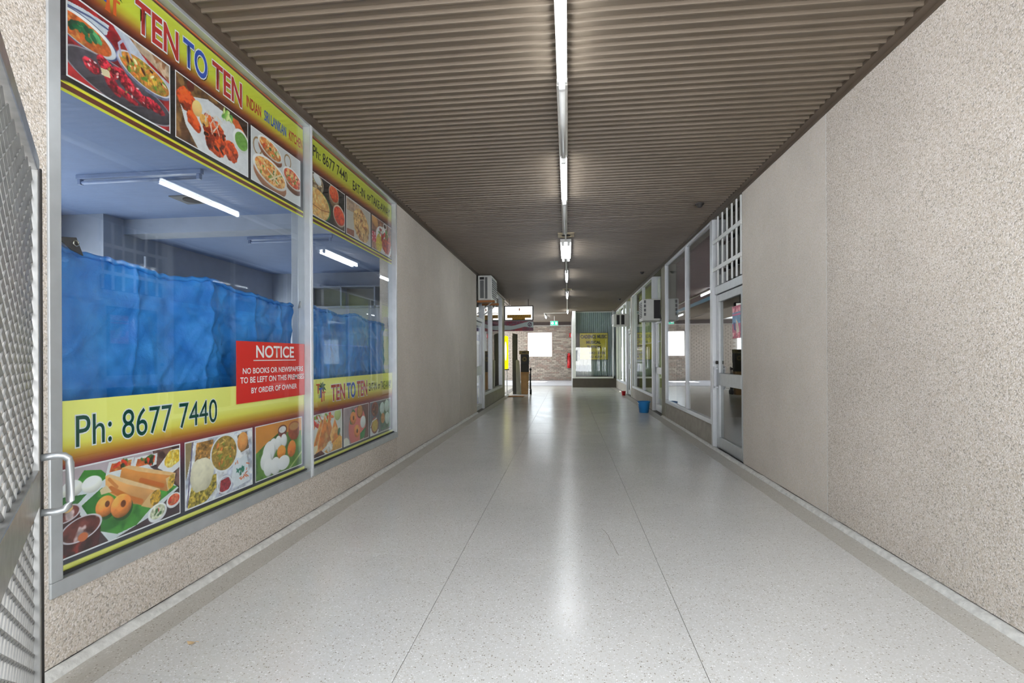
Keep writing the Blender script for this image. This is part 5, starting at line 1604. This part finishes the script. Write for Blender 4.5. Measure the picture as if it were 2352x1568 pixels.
RP = Plane((XR + 0.05, 0, 0), (0, -1, 0), (0, 0, 1))     # faces -x
ps = thing('wall_poster', 'pink and blue poster taped inside the barred glass door', 'poster', (XR + 0.05, 6.07, 1.41))
p = Paint(40, 70, 0.72, (206, 110, 140), 9)
p.put((p.V < 0.2).astype(float), (206, 96, 120), 0.3, 8, (230, 160, 170), 0.55)
p.put(((p.V > 0.2) & (p.V < 0.55)).astype(float), (120, 160, 196), 0.25, 7)
p.put(((p.V > 0.24) & (p.V < 0.29)).astype(float), (214, 110, 150))
p.poly([(0.45, 0.4), (0.7, 0.52), (0.95, 0.95), (0.5, 0.82)], (226, 214, 196), 0.15)
p.poly([(0.1, 0.5), (0.35, 0.5), (0.45, 0.78), (0.2, 0.72)], (90, 90, 130), 0.2)
p.put((p.V > 0.82).astype(float), (206, 90, 110), 0.3, 8, (236, 190, 190), 0.55)
p.mesh('print_face', RP, -6.215, -5.935, 1.41, 1.787, 'poster', ps, -0.001)
panel('sheet', RP, -6.215, -5.935, 1.41, 1.787, 0.0015, 'white_paper', ps, -0.002)

rb = thing('roller_blind', 'dark maroon blind with a blue bottom rail inside the right shop window', 'blind', (2.13, 8.5, 2.07))
mb = MB()
n = 34
for k in range(n):
    z = 2.10 + (3.06 - 2.10) * k / n
    mb.box(2.125, 2.137 if k % 2 else 2.131, 6.9, 10.28, z, z + 0.96 / n)
make('blind_cloth', mb, 'maroon', rb)
box('bottom_rail', 2.115, 2.145, 6.9, 10.28, 2.045, 2.10, 'blue_rail', rb, 0.004)
make('roller', MB().tube([(2.14, 6.9, 3.07), (2.14, 10.28, 3.07)], 0.025, 14), 'alu', rb)

# lime blind behind the second right shopfront
lbd = thing('roller_blind', 'lime green blind inside the shopfront beyond the right pier', 'blind', (2.10, 13.3, 1.55))
make('blind_cloth', MB().box(2.095, 2.099, 11.62, 15.0, 1.56, 3.03), 'lime', lbd)
box('bottom_rail', 2.088, 2.106, 11.62, 15.0, 1.535, 1.565, 'alu_white', lbd, 0.003)
make('roller', MB().tube([(2.10, 11.62, 3.05), (2.10, 15.0, 3.05)], 0.022, 12), 'alu', lbd)

# far shop: blinds and music sign
bl_ = thing('vertical_blind', 'pale grey-green vertical blind inside the far shop window', 'blind', (1.05, 20.3, 0.6))
box('head_rail', 0.32, 1.88, 20.27, 20.33, 2.98, 3.02, 'steel', bl_)
me = None
k = 0
x = 0.37
while x < 1.86:
    if me is None:
        o = make('blind_slat', MB().prism([(-0.044, -0.012), (0.0, 0.006), (0.044, -0.004), (0.044, -0.002), (0.0, 0.008), (-0.044, -0.010)], 'z', 0.45, 2.98), 'teal', bl_)
        o.location = (x - 1.05, 0.0, -0.6)
        me = o.data
        # geometry was written relative to the blind's base
        for v in me.vertices:
            v.co = v.co + Vector((1.05, 20.3, 0.6))
        o.location = Vector((x, 20.3, 0)) - Vector((1.05, 20.3, 0.6))
    else:
        shared('blind_slat', me, bl_, (x, 20.3, 0))
    x += 0.078
YP = Plane((0, 20.03, 0), (1, 0, 0), (0, 0, 1))
ms = thing('music_sign', 'yellow sign with dark lettering inside the far shop window', 'sign', (1.04, 20.03, 1.087))
panel('board', YP, 0.482, 1.600, 1.085, 2.158, 0.008, 'yellow_sign', ms, 0.0)
for a in ((0.482, 1.60, 1.085, 1.10), (0.482, 1.60, 2.143, 2.158), (0.482, 0.497, 1.085, 2.158), (1.585, 1.60, 1.085, 2.158)):
    panel('edge_line', YP, a[0], a[1], a[2], a[3], 0.002, 'black_print', ms, 0.003)
for tx, x0, x1, z0, z1, of in (('CADENCE MUSIC', 0.53, 1.555, 1.93, 2.08, 0.045), ('MUSICAL', 0.75, 1.32, 1.72, 1.84, 0.045), ('TUITION', 0.77, 1.32, 1.54, 1.65, 0.045), ('0421 0158', 0.88, 1.48, 1.31, 1.41, 0.02), ('82 4207', 0.9, 1.36, 1.16, 1.25, 0.02)):
    lettering(tx, YP, x0, x1, z0, z1, 'black_print', ms, 0.004, of)

# exit sign, fire equipment
ex = thing('exit_sign', 'small green lit exit sign hanging before the brick wall', 'sign', (-0.56, 22.2, 2.61))
box('case', -0.735, -0.395, 22.18, 22.24, 2.60, 2.80, 'steel', ex, 0.005)
box('lit_face', -0.725, -0.405, 22.172, 22.182, 2.61, 2.79, 'exit', ex)
EXP = Plane((0, 22.171, 0), (1, 0, 0), (0, 0, 1))
make('pictogram', MB().tube([(-0.645, 22.165, 2.70), (-0.645, 22.172, 2.70)], 0.06, 16), 'white_print', ex)
panel('pictogram', EXP, -0.52, -0.43, 2.64, 2.76, 0.003, 'white_print', ex, 0.003)
make('hanger', MB().tube([(-0.56, 22.21, 2.80), (-0.56, 22.21, 3.02)], 0.008, 8), 'steel', ex)

fe = thing('fire_extinguisher', 'red fire extinguisher hung on the brick end wall', 'fire extinguisher', (0.085, 25.88, 0.62))
make('cylinder', MB().frustum((0.085, 25.88), 0.64, 1.26, 0.09, 0.09, 24).frustum((0.085, 25.88), 1.26, 1.36, 0.09, 0.045, 24), 'fire_red', fe, smooth=True)
make('valve', MB().frustum((0.085, 25.88), 1.36, 1.43, 0.03, 0.03, 12), 'black', fe)
make('gauge_cover', MB().tube([(0.08, 25.74, 1.34), (0.08, 25.79, 1.34)], 0.07, 18), 'fire_red', fe)
make('hose', MB().tube([(0.085, 25.86, 1.40), (-0.01, 25.84, 1.35), (-0.02, 25.84, 1.1), (0.0, 25.84, 0.85)], 0.016, 8), 'black', fe)
box('bracket', 0.02, 0.16, 25.93, 25.985, 0.9, 1.2, 'hinge', fe)
fg = thing('fire_sign', 'small red and white fire sign on the brick end wall', 'sign', (0.19, 25.97, 2.23))
box('plate', 0.11, 0.31, 25.965, 25.98, 2.22, 2.44, 'fire_red', fg)
box('symbol', 0.185, 0.225, 25.958, 25.966, 2.25, 2.41, 'white_print', fg)

# ================================================================== SHOP INTERIOR THINGS
tube_light('unlit batten on the takeaway shop ceiling nearest the near pane', 4.65, -5.0, -3.65, lit=False, z=3.10, along='x', group='unlit battens inside the takeaway shop')
tube_light('unlit batten on the takeaway shop ceiling beyond the beam', 7.35, -4.95, -3.6, lit=False, z=3.10, along='x', group='unlit battens inside the takeaway shop')
r = thing('ceiling_vent', 'dark square vent in the takeaway shop ceiling', 'vent', (-4.42, 5.5, 3.1), 'square ceiling vents')
box('frame', -4.6, -4.24, 5.35, 5.65, 3.088, 3.10, 'ac_grille', r)
make('duct_opening', MB().frustum((-4.42, 5.5), 3.080, 3.089, 0.10, 0.10, 20), 'ac_dark', r)
r = thing('wall_shelf', 'pale boxed shelf unit on the far wall of the takeaway shop', 'shelf', (-4.0, 10.4, 2.3))
box('back_board', -5.6, -2.6, 10.57, 10.615, 2.30, 2.75, 'plaster', r)
for x in (-5.6, -4.85, -4.1, -3.35, -2.62):
    box('upright', x, x + 0.03, 10.30, 10.57, 2.30, 2.75, 'shop_wall', r)
for z in (2.30, 2.73):
    box('shelf_board', -5.6, -2.59, 10.30, 10.57, z, z + 0.025, 'shop_wall', r)
r = thing('inner_post', 'pale blue-white post just behind the shopfront mullion', 'post', (-2.33, 4.13, 0))
box('shaft', -2.36, -2.29, 4.08, 4.19, 0.0, 3.10, 'alu_white', r, 0.004)
box('base_plate', -2.39, -2.26, 4.05, 4.22, 0.0, 0.012, 'alu', r)
r = thing('inner_post', 'broad pale column behind the far end of the shopfront', 'column', (-2.4, 6.7, 0))
box('shaft', -2.50, -2.20, 6.52, 6.98, 0.0, 3.10, 'steel', r, 0.004)
box('base_plate', -2.53, -2.17, 6.51, 7.01, 0.0, 0.08, 'alu', r)

# ================================================================== LITTER
lf = thing('dry_leaf', 'small curled dry leaf on the floor near the left wall', 'leaf', (-1.583, 1.95, 0.0))
pts = [(-0.020, 0.0, 0.010), (-0.008, 0.010, 0.004), (0.010, 0.008, 0.004), (0.022, 0.002, 0.012), (0.012, -0.009, 0.003), (-0.006, -0.010, 0.002), (0.0, 0.0, 0.0015)]
make('blade', ([(-1.583 + a, 1.95 + b, z) for a, b, z in pts], [(0, 6, 1), (1, 6, 2), (2, 6, 3), (3, 6, 4), (4, 6, 5), (5, 6, 0)]), 'leaf', lf)
make('stalk', MB().tube([(-1.563, 1.952, 0.010), (-1.552, 1.956, 0.006)], 0.0012, 6), 'leaf', lf)
